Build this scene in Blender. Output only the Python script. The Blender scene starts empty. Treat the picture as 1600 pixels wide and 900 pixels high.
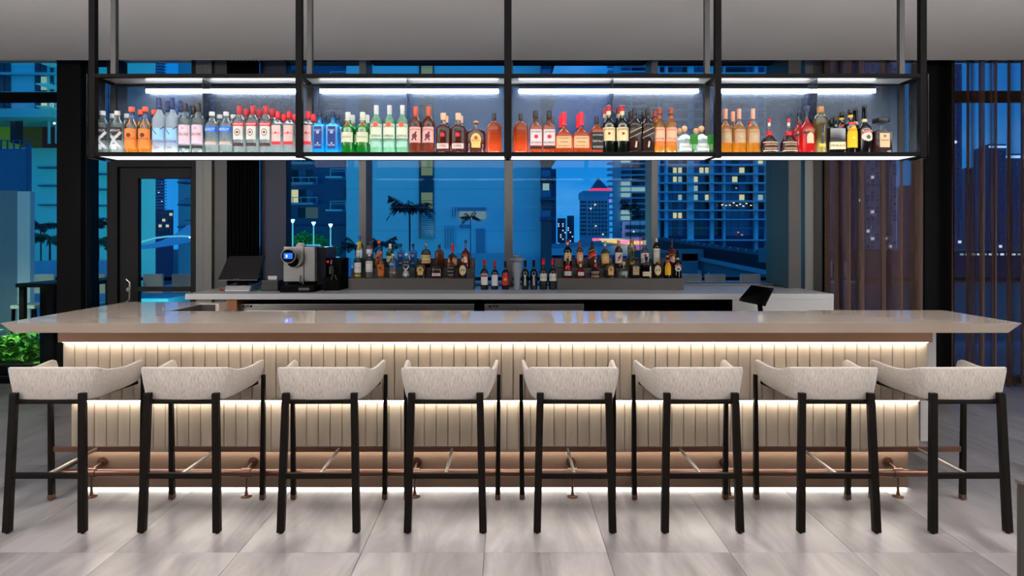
import bpy, bmesh, math, random
from mathutils import Vector, Matrix
random.seed(7)
SC = bpy.context.scene
COL = SC.collection
PI = math.pi

# ---------------------------------------------------------------- camera, world, light, exposure
cd = bpy.data.cameras.new('camera'); cam = bpy.data.objects.new('camera', cd); COL.objects.link(cam)
cam.location = (0, 0, 1.65); cam.rotation_euler = (PI/2, 0, 0)
cd.sensor_width = 36; cd.lens = 36*1000/1600          # 1000 px focal length at 1600 px
cd.shift_x = 8/1600; cd.shift_y = -78/1600; cd.clip_end = 4000
SC.camera = cam
SC.view_settings.view_transform = 'Standard'; SC.view_settings.look = 'None'
SC.view_settings.exposure = 0.0; SC.view_settings.gamma = 1.0; SC.view_settings.use_curve_mapping = False
SC.cycles.transparent_max_bounces = 32; SC.cycles.max_bounces = 10
SC.cycles.sample_clamp_indirect = 4.0
SC.cycles.caustics_reflective = False; SC.cycles.caustics_refractive = False

W = bpy.data.worlds.new('dusk'); SC.world = W; W.use_nodes = True
nt = W.node_tree; nt.nodes.clear()
tc = nt.nodes.new('ShaderNodeTexCoord'); sep = nt.nodes.new('ShaderNodeSeparateXYZ')
nt.links.new(tc.outputs['Generated'], sep.inputs[0])
rmp = nt.nodes.new('ShaderNodeValToRGB'); nt.links.new(sep.outputs['Z'], rmp.inputs[0])
r = rmp.color_ramp
r.elements[0].position = 0.0; r.elements[0].color = (0.015, 0.24, 0.60, 1)
r.elements[1].position = 0.6; r.elements[1].color = (0.004, 0.13, 0.42, 1)
e = r.elements.new(0.15); e.color = (0.003, 0.175, 0.55, 1)
nz = nt.nodes.new('ShaderNodeTexNoise'); nz.inputs['Scale'].default_value = 5; nz.inputs['Detail'].default_value = 5
mp = nt.nodes.new('ShaderNodeMapping'); mp.inputs['Scale'].default_value = (1, 1, 2.5)
nt.links.new(tc.outputs['Generated'], mp.inputs[0]); nt.links.new(mp.outputs[0], nz.inputs[0])
cr = nt.nodes.new('ShaderNodeValToRGB'); nt.links.new(nz.outputs[0], cr.inputs[0])
cr.color_ramp.elements[0].position = .52; cr.color_ramp.elements[0].color = (0, 0, 0, 1)
cr.color_ramp.elements[1].position = .8; cr.color_ramp.elements[1].color = (.6, .6, .6, 1)
mx = nt.nodes.new('ShaderNodeMixRGB'); nt.links.new(cr.outputs[0], mx.inputs[0]); nt.links.new(rmp.outputs[0], mx.inputs[1])
mx.inputs[2].default_value = (0.13, 0.36, 0.72, 1)
bg = nt.nodes.new('ShaderNodeBackground'); nt.links.new(mx.outputs[0], bg.inputs[0]); bg.inputs[1].default_value = 1.4
wo = nt.nodes.new('ShaderNodeOutputWorld'); nt.links.new(bg.outputs[0], wo.inputs[0])

def area(name, loc, rot, sx, sy, power, col):
    l = bpy.data.lights.new(name, 'AREA'); l.shape = 'RECTANGLE'; l.size = sx; l.size_y = sy
    l.energy = power; l.color = col
    o = bpy.data.objects.new(name, l); COL.objects.link(o); o.location = loc; o.rotation_euler = rot
    return o
# unseen area lights added above the camera to stand for general room light
area('overhead_fill_light', (0, 1.2, 3.62), (math.radians(18), 0, 0), 9, 1.2, 35, (1, .96, .93))
area('forward_fill_light', (0, 0, 3.6), (math.radians(40), 0, 0), 9, .9, 45, (1, .95, .91))
# unseen tall fill lights added either side to brighten stools and bar edge
for sx in (-1, 1): area('side_fill_light', (sx*6.5, .2, 1.9), (PI/2, 0, sx*math.radians(58)), 1.2, 2.2, 88, (1, .95, .91))
# unseen upward fill light added to brighten the white ceiling
area('ceiling_fill_light', (0, 1.9, 3.0), (PI, 0, 0), 14, 1.6, 1150, (1, .98, .97))

# ---------------------------------------------------------------- helpers
CX, HY, F, CH = 792.0, 372.0, 1000.0, 1.65
def X(px, D): return (px-CX)*D/F
def Z(py, D): return CH+(HY-py)*D/F
def lin(c):
    if isinstance(c, str):
        c = c.lstrip('#'); c = [int(c[i:i+2], 16)/255 for i in (0, 2, 4)]
        return tuple(x/12.92 if x <= .04045 else ((x+.055)/1.055)**2.4 for x in c)
    return tuple(c[:3])
MATS = {}
def mat(name, color, rough=.5, metal=0, spec=.5, emit=0, vary=.08, vscale=8, trans=0, bump=0, bscale=200, coat=0, stretch=None, ecol=None):
    if name in MATS: return MATS[name]
    m = bpy.data.materials.new(name); m.use_nodes = True; MATS[name] = m
    t = m.node_tree; b = t.nodes['Principled BSDF']; c = lin(color)
    b.inputs['Roughness'].default_value = rough; b.inputs['Metallic'].default_value = metal
    b.inputs['Specular IOR Level'].default_value = spec
    b.inputs['Coat Weight'].default_value = coat; b.inputs['Coat Roughness'].default_value = .05
    if trans: b.inputs['Transmission Weight'].default_value = trans
    co = t.nodes.new('ShaderNodeTexCoord'); mpn = t.nodes.new('ShaderNodeMapping')
    t.links.new(co.outputs['Object'], mpn.inputs[0])
    if stretch: mpn.inputs['Scale'].default_value = stretch
    n = t.nodes.new('ShaderNodeTexNoise'); n.inputs['Scale'].default_value = vscale; n.inputs['Detail'].default_value = 3
    t.links.new(mpn.outputs[0], n.inputs[0])
    k = t.nodes.new('ShaderNodeMixRGB'); t.links.new(n.outputs[0], k.inputs[0])
    k.inputs[1].default_value = (*[x*(1-vary) for x in c], 1); k.inputs[2].default_value = (*[min(1, x*(1+vary)) for x in c], 1)
    t.links.new(k.outputs[0], b.inputs['Base Color'])
    if emit:
        b.inputs['Emission Color'].default_value = (*lin(ecol or color), 1); b.inputs['Emission Strength'].default_value = emit
    if bump:
        n2 = t.nodes.new('ShaderNodeTexNoise'); n2.inputs['Scale'].default_value = bscale
        t.links.new(mpn.outputs[0], n2.inputs[0])
        bn = t.nodes.new('ShaderNodeBump'); bn.inputs['Strength'].default_value = bump; bn.inputs['Distance'].default_value = .01
        t.links.new(n2.outputs[0], bn.inputs['Height']); t.links.new(bn.outputs[0], b.inputs['Normal'])
    return m
def mixmat(name, tint, tcol, kt, kd, gloss=.05, ior=1.45, spec_w=1.0):
    """see-through material: transparent tint, translucent + diffuse body, fresnel gloss"""
    if name in MATS: return MATS[name]
    m = bpy.data.materials.new(name); m.use_nodes = True; MATS[name] = m
    t = m.node_tree; t.nodes.clear(); o = t.nodes.new('ShaderNodeOutputMaterial')
    tr = t.nodes.new('ShaderNodeBsdfTransparent'); tr.inputs[0].default_value = (*lin(tint), 1)
    last = tr.outputs[0]
    if kt > 0:
        a = t.nodes.new('ShaderNodeBsdfTranslucent'); a.inputs[0].default_value = (*lin(tcol), 1)
        d = t.nodes.new('ShaderNodeBsdfDiffuse'); d.inputs[0].default_value = (*lin(tcol), 1)
        q = t.nodes.new('ShaderNodeMixShader'); q.inputs[0].default_value = kd
        t.links.new(a.outputs[0], q.inputs[1]); t.links.new(d.outputs[0], q.inputs[2])
        s = t.nodes.new('ShaderNodeMixShader'); s.inputs[0].default_value = kt
        t.links.new(last, s.inputs[1]); t.links.new(q.outputs[0], s.inputs[2]); last = s.outputs[0]
    g = t.nodes.new('ShaderNodeBsdfGlossy'); g.inputs['Roughness'].default_value = gloss
    g.inputs[0].default_value = (spec_w, spec_w, spec_w, 1)
    fr = t.nodes.new('ShaderNodeFresnel'); fr.inputs[0].default_value = ior
    s = t.nodes.new('ShaderNodeMixShader'); t.links.new(fr.outputs[0], s.inputs[0])
    t.links.new(last, s.inputs[1]); t.links.new(g.outputs[0], s.inputs[2]); t.links.new(s.outputs[0], o.inputs[0])
    return m
def emis(name, color, k): 
    if name in MATS: return MATS[name]
    m = bpy.data.materials.new(name); m.use_nodes = True; MATS[name] = m
    t = m.node_tree; t.nodes.clear(); o = t.nodes.new('ShaderNodeOutputMaterial'); e = t.nodes.new('ShaderNodeEmission')
    e.inputs[0].default_value = (*lin(color), 1); e.inputs[1].default_value = k; t.links.new(e.outputs[0], o.inputs[0]); return m

def wpos(o):
    v = Vector((0, 0, 0))
    while o: v += o.location; o = o.parent
    return v
class MB:
    def __init__(s): s.v = []; s.f = []
    def add(s, v, f): b = len(s.v); s.v += [tuple(p) for p in v]; s.f += [tuple(i+b for i in q) for q in f]; return s
    def box(s, x0, x1, y0, y1, z0, z1):
        return s.add([(x0,y0,z0),(x1,y0,z0),(x1,y1,z0),(x0,y1,z0),(x0,y0,z1),(x1,y0,z1),(x1,y1,z1),(x0,y1,z1)],
                     [(0,3,2,1),(4,5,6,7),(0,1,5,4),(1,2,6,5),(2,3,7,6),(3,0,4,7)])
    def quad(s, a, b, c, d): return s.add([a,b,c,d], [(0,1,2,3)])
    def tube(s, pts, r, seg=10, caps=True):
        pts = [Vector(p) for p in pts]; n = len(pts); rs = r if isinstance(r, (list, tuple)) else [r]*n
        V = []; up0 = None
        for i, p in enumerate(pts):
            d = (pts[min(i+1, n-1)]-pts[max(i-1, 0)]).normalized()
            if up0 is None: up0 = Vector((0,0,1)) if abs(d.z) < .9 else Vector((1,0,0))
            a = d.cross(up0).normalized(); b = a.cross(d).normalized(); up0 = b if abs(d.dot(b)) < .9 else up0
            for k in range(seg):
                t = 2*PI*k/seg; V.append(p+a*math.cos(t)*rs[i]+b*math.sin(t)*rs[i])
        Fc = [(i*seg+k, i*seg+(k+1)%seg, (i+1)*seg+(k+1)%seg, (i+1)*seg+k) for i in range(n-1) for k in range(seg)]
        if caps: Fc += [tuple(range(seg-1, -1, -1)), tuple((n-1)*seg+k for k in range(seg))]
        return s.add(V, Fc)
    def beam(s, p0, p1, w, d, w1=None, d1=None):
        """rectangular leg between p0 and p1, w along x, d along y (ends cut level when upright)"""
        w1 = w1 or w; d1 = d1 or d; p0 = Vector(p0); p1 = Vector(p1); V = []
        dr = p1-p0
        if abs(dr.z) > max(abs(dr.x), abs(dr.y)): A, B = Vector((1,0,0)), Vector((0,1,0))
        elif abs(dr.x) > abs(dr.y): A, B = Vector((0,1,0)), Vector((0,0,1))
        else: A, B = Vector((1,0,0)), Vector((0,0,1))
        for p, ww, dd in ((p0,w,d),(p1,w1,d1)):
            for sa, sb in ((-1,-1),(1,-1),(1,1),(-1,1)): V.append(p+A*sa*ww/2+B*sb*dd/2)
        return s.add(V, [(0,1,2,3),(7,6,5,4),(0,4,5,1),(1,5,6,2),(2,6,7,3),(3,7,4,0)])
    def prism(s, poly, axis, a0, a1):
        """poly in the two other axes, extruded along axis"""
        n = len(poly); V = []
        for a in (a0, a1):
            for (u, w) in poly:
                V.append({'x': (a,u,w), 'y': (u,a,w), 'z': (u,w,a)}[axis])
        return s.add(V, [tuple(range(n)), tuple(range(2*n-1, n-1, -1))]+[(i, i+n, (i+1)%n+n, (i+1)%n) for i in range(n)])
    def lathe(s, prof, c=(0,0,0), seg=16, n=None, dy=1.0):
        """prof: (r, z[, n]) ; superellipse sections"""
        V = []
        for q in prof:
            rr, z = q[0], q[1]; nn = q[2] if len(q) > 2 else (n or 2)
            for k in range(seg):
                t = 2*PI*(k+.5)/seg; ct, st = math.cos(t), math.sin(t)
                g = (abs(ct)**nn+abs(st)**nn)**(-1/nn)
                ddy = dy if len(q) < 4 else q[3]
                V.append((c[0]+rr*g*ct, c[1]+rr*g*st*ddy, c[2]+z))
        m = len(prof)
        Fc = [(i*seg+k, i*seg+(k+1)%seg, (i+1)*seg+(k+1)%seg, (i+1)*seg+k) for i in range(m-1) for k in range(seg)]
        if prof[0][0] > 1e-6: Fc.append(tuple(range(seg-1, -1, -1)))
        if prof[-1][0] > 1e-6: Fc.append(tuple((m-1)*seg+k for k in range(seg)))
        return s.add(V, Fc)
    def mesh(s, name, m, off=(0,0,0), smooth=False, bevel=0, weld=False):
        me = bpy.data.meshes.new(name)
        me.from_pydata([(a-off[0], b-off[1], c-off[2]) for a, b, c in s.v], [], s.f)
        bm = bmesh.new(); bm.from_mesh(me)
        if weld: bmesh.ops.remove_doubles(bm, verts=bm.verts, dist=1e-5)
        bmesh.ops.recalc_face_normals(bm, faces=bm.faces)
        if bevel:
            es = [e for e in bm.edges if len(e.link_faces) == 2 and e.calc_face_angle(0) > .6]
            bmesh.ops.bevel(bm, geom=es, offset=bevel, segments=2, affect='EDGES', profile=.6)
        bm.to_mesh(me); bm.free()
        if smooth:
            me.shade_smooth()
            try: me.set_sharp_from_angle(angle=math.radians(40))
            except Exception: pass
        me.materials.append(m); return me
    def build(s, name, m, parent=None, smooth=False, bevel=0, weld=False):
        me = s.mesh(name, m, wpos(parent) if parent else (0,0,0), smooth, bevel, weld)
        o = bpy.data.objects.new(name, me); COL.objects.link(o); o.parent = parent; return o
def tag(o, label=None, cat=None, group=None, kind=None):
    if label: o['label'] = label
    if cat: o['category'] = cat
    if group: o['group'] = group
    if kind: o['kind'] = kind
    return o
def thing(name, label, cat, loc=(0,0,0), group=None):
    o = bpy.data.objects.new(name, None); COL.objects.link(o); o.location = loc; o.empty_display_size = .1
    return tag(o, label, cat, group)
def holder(name, loc=(0,0,0)):
    o = bpy.data.objects.new(name, None); COL.objects.link(o); o.location = loc; return tag(o, kind='structure')
def inst(me, name, loc, parent=None, mat_=None):
    """place shared mesh; loc is in world space"""
    o = bpy.data.objects.new(name, me); COL.objects.link(o)
    o.parent = parent; o.location = Vector(loc)-(wpos(parent) if parent else Vector((0,0,0))); return o
KIDS = {}
def copy_tree(o, parent=None):
    c = o.copy(); COL.objects.link(c); c.parent = parent
    for ch in KIDS.get(o.name) or list(o.children): copy_tree(ch, c)
    return c
def text_mesh(txt, w, h, m, curve=None, bold=True):
    """flat lettering in the xz plane facing -y, centred, fitted into w x h; curve(x)->y offset"""
    cu = bpy.data.curves.new('t', 'FONT'); cu.body = txt; cu.size = 1; cu.align_x = 'CENTER'; cu.align_y = 'CENTER'
    cu.resolution_u = 3; cu.offset = 0
    o = bpy.data.objects.new('t', cu); COL.objects.link(o)
    dg = bpy.context.evaluated_depsgraph_get(); me = bpy.data.meshes.new_from_object(o.evaluated_get(dg))
    bpy.data.objects.remove(o); bpy.data.curves.remove(cu)
    xs = [v.co.x for v in me.vertices]; ys = [v.co.y for v in me.vertices]
    x0, x1, y0, y1 = min(xs), max(xs), min(ys), max(ys)
    sx, sy = w/(x1-x0), h/(y1-y0)
    if sx > sy*1.4: sx = sy*1.4
    if sy > sx*1.8: sy = sx*1.8
    for v in me.vertices:
        x = (v.co.x-(x0+x1)/2)*sx; z = (v.co.y-(y0+y1)/2)*sy
        v.co = (x, curve(x) if curve else 0, z)
    me.name = 'lettering'; me.materials.clear(); me.materials.append(m); return me
def lettering(txt, w, h, m, loc, parent, rot=None, curve=None):
    o = inst(text_mesh(txt, w, h, m, curve), 'lettering', loc, parent)
    if rot: o.rotation_euler = rot
    return o

# ---------------------------------------------------------------- materials
M_ceil = mat('ceiling_paint', '#f5f4f3', .9, spec=.1, vary=.01)
M_wall = mat('dark_wall', '#3a3836', .8, vary=.04)
M_alu = mat('anodised_frame', '#5a5856', .42, .55, vary=.04, stretch=(20,20,.3), vscale=4)
M_dark = mat('dark_frame', '#121112', .55, 0, spec=.2, vary=.05)
M_black = mat('black_metal', '#070606', .62, 0, spec=.05, vary=.05)
M_quartz = mat('quartz', '#c2b3a5', .03, spec=.85, vary=.03, vscale=30)
M_quartz2 = mat('quartz_matt', '#c9c8c8', .3, vary=.03, vscale=30)
M_copper = mat('brushed_copper', '#5f4337', .3, .8, vary=.06, stretch=(1,1,40), vscale=6)
M_copband = mat('copper_paint', '#a07a62', .5, .2, vary=.04)
M_leather = mat('cream_leather', '#a99b8b', .42, vary=.03, vscale=3, bump=.05, bscale=60)
M_wood = mat('espresso_wood', '#0c0806', .5, 0, spec=.10, vary=.2, stretch=(6,6,.6), vscale=20)
M_steel = mat('brushed_steel', '#a5a19c', .28, .9, vary=.05, stretch=(1,1,30), vscale=5)
M_glass = mixmat('window_glass', (.93,.95,.97), (1,1,1), 0, 0, .0, 1.45, .4)
M_glass_l = mixmat('window_glass_green', (.85,.97,.95), (1,1,1), 0, 0, .0, 1.45, .35)
M_led = emis('led_warm', (1, .91, .77), 44)
M_ledw = emis('led_white', (.95, .97, 1), 22)
M_panel = emis('luminous_panel', (.93, .96, 1), 1.25)

def fabric():
    m = bpy.data.materials.new('linen_weave'); m.use_nodes = True; t = m.node_tree; b = t.nodes['Principled BSDF']
    co = t.nodes.new('ShaderNodeTexCoord'); mpn = t.nodes.new('ShaderNodeMapping'); mpn.inputs['Scale'].default_value = (1, 1, .06)
    t.links.new(co.outputs['Object'], mpn.inputs[0]); n = t.nodes.new('ShaderNodeTexNoise')
    n.inputs['Scale'].default_value = 420; n.inputs['Detail'].default_value = 4; t.links.new(mpn.outputs[0], n.inputs[0])
    r = t.nodes.new('ShaderNodeValToRGB'); t.links.new(n.outputs[0], r.inputs[0])
    r.color_ramp.elements[0].position = .35; r.color_ramp.elements[0].color = (*lin('#756c66'), 1)
    r.color_ramp.elements[1].position = .62; r.color_ramp.elements[1].color = (*lin('#968d86'), 1)
    t.links.new(r.outputs[0], b.inputs['Base Color']); b.inputs['Roughness'].default_value = .85
    b.inputs['Sheen Weight'].default_value = .2
    bn = t.nodes.new('ShaderNodeBump'); bn.inputs['Strength'].default_value = .25; bn.inputs['Distance'].default_value = .002
    t.links.new(n.outputs[0], bn.inputs['Height']); t.links.new(bn.outputs[0], b.inputs['Normal']); return m
M_fab = fabric()
def stone():
    m = bpy.data.materials.new('stone_tile'); m.use_nodes = True; t = m.node_tree; b = t.nodes['Principled BSDF']
    g = t.nodes.new('ShaderNodeNewGeometry'); oi = t.nodes.new('ShaderNodeObjectInfo')
    mpn = t.nodes.new('ShaderNodeMapping'); mpn.inputs['Scale'].default_value = (2.4, .55, 1); mpn.inputs['Rotation'].default_value = (0,0,.12)
    ad = t.nodes.new('ShaderNodeVectorMath'); ad.operation = 'MULTIPLY_ADD'
    t.links.new(oi.outputs['Random'], ad.inputs[0]); ad.inputs[1].default_value = (40, 60, 9); t.links.new(g.outputs['Position'], ad.inputs[2])
    t.links.new(ad.outputs[0], mpn.inputs[0])
    n = t.nodes.new('ShaderNodeTexNoise'); n.inputs['Scale'].default_value = 1.6; n.inputs['Detail'].default_value = 8; n.inputs['Roughness'].default_value = .62; n.inputs['Distortion'].default_value = .7
    t.links.new(mpn.outputs[0], n.inputs[0])
    r = t.nodes.new('ShaderNodeValToRGB'); t.links.new(n.outputs[0], r.inputs[0])
    r.color_ramp.elements[0].position = .3; r.color_ramp.elements[0].color = (*lin('#474342'), 1)
    r.color_ramp.elements[1].position = .7; r.color_ramp.elements[1].color = (*lin('#817c7b'), 1)
    t.links.new(r.outputs[0], b.inputs['Base Color']); b.inputs['Roughness'].default_value = .3; b.inputs['Specular IOR Level'].default_value = .45
    return m
M_tile = stone()

# ---------------------------------------------------------------- room shell
DW, ZC = 7.3, 3.68
XL, XR, YB = -7.2, 7.6, -4.0
# floor: tiles as parts
fl = MB().box(XL, XR, YB, DW, -.12, -.012).build('floor', mat('grout', '#6d6762', .9)); tag(fl, kind='structure')
TW, TL = .645, 1.29
tile_cache = {}
x0 = -.118-TW*math.ceil((-.118-XL)/TW); y0 = 3.36-TL*4
for i in range(int((XR-x0)/TW)+1):
    for j in range(7):
        a, b_ = max(x0+i*TW, XL), min(x0+(i+1)*TW, XR); c, d = y0+j*TL, min(y0+(j+1)*TL, DW)
        if b_-a < .02 or d-c < .02: continue
        k = (round(b_-a, 3), round(d-c, 3))
        if k not in tile_cache:
            tile_cache[k] = MB().box(.0013, k[0]-.0013, .0004, k[1]-.0004, -.012, 0).mesh('tile', M_tile, bevel=.0003)
        inst(tile_cache[k], 'tile', (a, c, 0), fl)
ZCL = CH+.278*6.88
tag(MB().box(XL, XR, YB, 6.88, ZCL, ZCL+.1).box(XL, XR, 6.88, DW+.2, ZC+.02, ZC+.1).build('ceiling', M_ceil), kind='structure')
tag(MB().box(XL-.1, XL, YB, DW, 0, ZC).build('wall_left', mat('side_wall', '#393634', .8)), kind='structure')
tag(MB().box(XR, XR+.1, YB, DW, 0, ZC).build('wall_right', MATS['side_wall']), kind='structure')
tag(MB().box(XL, XR, YB-.1, YB, 0, ZC).build('wall_rear', MATS['side_wall']), kind='structure')

def wx(px): return X(px, DW)
def wz(py): return Z(py, DW)
def pane(par, xa, xb, za, zb, m=None, y=DW+.05, name='glass_pane'):
    return MB().box(xa, xb, y, y+.012, za, zb).build(name, m or M_glass, par)
def frame(par, xa, xb, za, zb, m, y0=DW-.04, y1=DW+.14, name='mullion'):
    return MB().box(xa, xb, y0, y1, za, zb).build(name, m, par, bevel=.004)
# left windows
w1 = holder('window_1')
pane(w1, XL, wx(101), .04, wz(157), M_glass_l); pane(w1, XL, wx(101), wz(145), ZC, M_glass_l)
frame(w1, XL, wx(101), wz(157), wz(145), M_black, name='transom_bar'); frame(w1, XL, wx(101), 0, .05, M_black, name='sill')
t = MB().box(wx(100), wx(137), DW-.12, DW+.2, 0, ZC).build('trim_1', mat('black_column', '#070606', .6, 0, spec=.12), bevel=.004); tag(t, kind='structure')
w2 = holder('window_2')
pane(w2, wx(136), wx(173), .04, wz(100), M_glass_l); frame(w2, wx(136), wx(173), 0, .05, M_black, name='sill'); frame(w2, wx(136), wx(173), wz(100), ZC, M_black, name='header')
frame(w2, wx(136), wx(139), 0, ZC, M_dark); 
# door with its frame, transom light over it
dr = holder('door_1')
frame(dr, wx(172), wx(188), 0, ZC, M_dark, DW-.06, name='door_jamb')
frame(dr, wx(303), wx(311), 0, ZC, M_dark, DW-.06, name='door_jamb')
frame(dr, wx(188), wx(303), wz(262), wz(250), M_dark, DW-.06, name='door_header')
lf = MB().box(wx(189), wx(217), DW-.02, DW+.05, .02, wz(263)).box(wx(299), wx(302.5), DW-.02, DW+.05, .02, wz(263)) \
    .box(wx(217), wx(299), DW-.02, DW+.05, wz(279), wz(263)).box(wx(217), wx(299), DW-.02, DW+.05, .02, .3) \
    .box(wx(217), wx(299), DW-.02, DW+.05, wz(455), wz(448)).build('door_leaf', mat('door_metal', '#141313', .55, 0, spec=.2), dr, bevel=.003)
pane(dr, wx(217), wx(299), .3, wz(279), y=DW+.01)
hd = MB(); hx = wx(208); hz = wz(436); hz2 = wz(470)
hd.tube([(hx-.05, DW-.02, hz), (hx-.05, DW-.07, hz), (hx-.02, DW-.09, hz), (hx+.015, DW-.09, hz-.03), (hx+.015, DW-.09, hz2+.03), (hx-.02, DW-.09, hz2), (hx-.05, DW-.07, hz2), (hx-.05, DW-.02, hz2)], .012, 10)
hd.build('door_handle', M_steel, lf, smooth=True)
MB().tube([(wx(203), DW-.035, wz(452)), (wx(203), DW-.02, wz(452))], .024, 16).build('lock_cylinder', M_steel, lf, smooth=True)
pane(dr, wx(188), wx(303), wz(250), ZC, name='transom_pane')
# grey columns right of the door, dark drape, navy pier
def trim(n, xa, xb, m, ya=DW-.08, yb=DW+.2, z0=0, z1=ZC, bv=.004):
    return tag(MB().box(wx(xa), wx(xb), ya, yb, z0, z1).build(n, m, bevel=bv), kind='structure')
trim('trim_2', 311, 323, M_alu); trim('trim_3', 323.6, 337, M_alu, DW-.1); trim('trim_4', 337.6, 358, mat('anodised_dark', '#3f3e3d', .45, .5), DW-.06)
t = MB()
N = 60
for i in range(N+1):
    x = wx(358)+(wx(408)-wx(358))*i/N; y = DW-.04+.03*math.sin(i*.9)
    t.v += [(x, y, 0), (x, y, ZC-.02)]
    if i < N: t.f.append((2*i, 2*i+2, 2*i+3, 2*i+1))
t = t.build('blackout_curtain', mat('black_drape', '#050607', .9, spec=.1), smooth=True)
tag(t, 'black floor-length drape beside the grey column right of the door', 'curtain')
trim('trim_5', 405, 446, mat('navy_pier', '#06122c', .55), DW+.02, DW+.2)
# low wall and sill under the centre windows
trim('wall_back', 358, 1232, M_wall, DW, DW+.15, 0, wz(447))
tag(MB().box(wx(446), wx(1207), DW-.05, DW+.16, wz(447), wz(443)).build('trim_6', M_alu, bevel=.004), kind='structure')
for n, (a, b_) in enumerate(((446, 561), (580, 789), (801, 1010), (1028, 1212))):
    w = holder('window_%d' % (n+3)); pane(w, wx(a), wx(b_), wz(444), ZC)
    frame(w, wx(a), wx(b_), ZC-.03, ZC, M_dark, name='header')
for n, (a, b_) in enumerate(((561, 572), (788, 801.5), (1018, 1028))):
    tag(MB().box(X(a,7.04), X(b_,7.04), 7.04, DW+.07, 1.112, ZC).build('trim_%d' % (n+7), M_alu, bevel=.004), kind='structure')
tag(MB().box(X(1232,6.9), X(1252,6.9), 6.9, DW+.2, 0, ZC).build('trim_10', MATS['anodised_dark'], bevel=.004), kind='structure'); trim('trim_11', 1252.5, 1266.5, M_alu, DW-.08); trim('trim_12', 1267, 1282, M_alu, DW-.06)
trim('trim_13', 1282, 1291, M_black, DW-.1)
# right windows behind the sheer curtains
w7 = holder('window_7')
pane(w7, wx(1291), wx(1441), .05, ZC); pane(w7, wx(1487), XR, .05, wz(157)); pane(w7, wx(1487), XR, wz(143), ZC)
frame(w7, wx(1487), XR, wz(157), wz(143), M_black, name='transom_bar'); frame(w7, wx(1291), XR, 0, .06, M_black, name='sill')
trim('trim_14', 1441, 1487, MATS['black_column'], DW-.05)

# sheer curtains
def sheer(name, rx):
    m = bpy.data.materials.new(name); m.use_nodes = True; t = m.node_tree; t.nodes.clear(); o = t.nodes.new('ShaderNodeOutputMaterial')
    tr = t.nodes.new('ShaderNodeBsdfTransparent'); tr.inputs[0].default_value = (.8,.8,.85,1)
    d = t.nodes.new('ShaderNodeBsdfDiffuse'); d.inputs[0].default_value = (*lin('#7d6458'), 1)
    a = t.nodes.new('ShaderNodeBsdfTranslucent'); a.inputs[0].default_value = (*lin('#4a3d3c'), 1)
    q = t.nodes.new('ShaderNodeMixShader'); q.inputs[0].default_value = .35
    t.links.new(d.outputs[0], q.inputs[1]); t.links.new(a.outputs[0], q.inputs[2])
    lw = t.nodes.new('ShaderNodeLayerWeight'); lw.inputs[0].default_value = .5   # seen edge-on the weave closes up
    mr = t.nodes.new('ShaderNodeMapRange'); mr.inputs[3].default_value = rx; mr.inputs[4].default_value = .98
    mr.inputs[1].default_value = .05; mr.inputs[2].default_value = .55
    t.links.new(lw.outputs['Facing'], mr.inputs[0])
    s = t.nodes.new('ShaderNodeMixShader'); t.links.new(mr.outputs[0], s.inputs[0]); t.links.new(tr.outputs[0], s.inputs[1]); t.links.new(q.outputs[0], s.inputs[2])
    t.links.new(s.outputs[0], o.inputs[0]); return m
def curtain(xa, xb, label, dens, m, seed):
    rng = random.Random(seed); t = MB(); n = int((xb-xa)/.012); ph = 0
    for i in range(n+1):
        x = xa+(xb-xa)*i/n; u = (x-xa)/(xb-xa)
        loc = dens(u); ph += loc*.012
        for j, z in enumerate((.02, 1.2, 2.4, ZC-.05)):
            t.v.append((x+.02*math.sin(ph*1.7+j*.3), DW-.26+.06*math.sin(ph)+.008*math.sin(ph*2.3+j*.6), z))
        if i < n:
            for j in range(3): t.f.append((4*i+j, 4*i+4+j, 4*i+5+j, 4*i+1+j))
    o = t.build('sheer_curtain', m, smooth=True); tag(o, label, 'curtain', 'sheer curtains by the right windows'); return o
curtain(X(1288, 7.05), X(1436, 7.05), 'brown sheer curtain gathered between grey column and black column', lambda u: 46 if u < .35 else 30, sheer('sheer_dense', .6), 3)
curtain(X(1487, 7.05), XR-.1, 'thin sheer curtain over far right window, sky glowing through', lambda u: 30+14*math.sin(u*9), sheer('sheer_thin', .2), 5)
tag(MB().box(wx(1285), XR, DW-.34, DW-.22, ZC-.01, ZC+.02).build('trim_15', M_dark), kind='structure')
# ---------------------------------------------------------------- bar front
Dc, zt, zb, bv = 3.80, 1.1446, 1.0806, .047
xl, xr = -3.01, 3.059
ct = thing('bar_worktop', 'long pale polished stone bar worktop with undercut edge', 'countertop', (0, Dc, zb))
m = MB()   # outline of the top (U shape), lower outline pulled in by the bevel
top = [(xl,Dc),(xr,Dc),(xr,4.485),(X(1267,4.43),4.485),(X(1267,4.43),4.43),(-2.36,4.43),(-2.36,4.93),(-2.218,4.93),(-2.218,5.075),(xl,5.075)]
low = [(xl+bv,Dc+bv),(xr-bv,Dc+bv),(xr-bv,4.485),(X(1267,4.43),4.485),(X(1267,4.43),4.43),(-2.36,4.43),(-2.36,4.93),(-2.218,4.93),(-2.218,5.075),(xl+bv,5.075)]
n = len(top)
V = [(x,y,zt) for x,y in top]+[(x,y,zb) for x,y in low]
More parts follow.
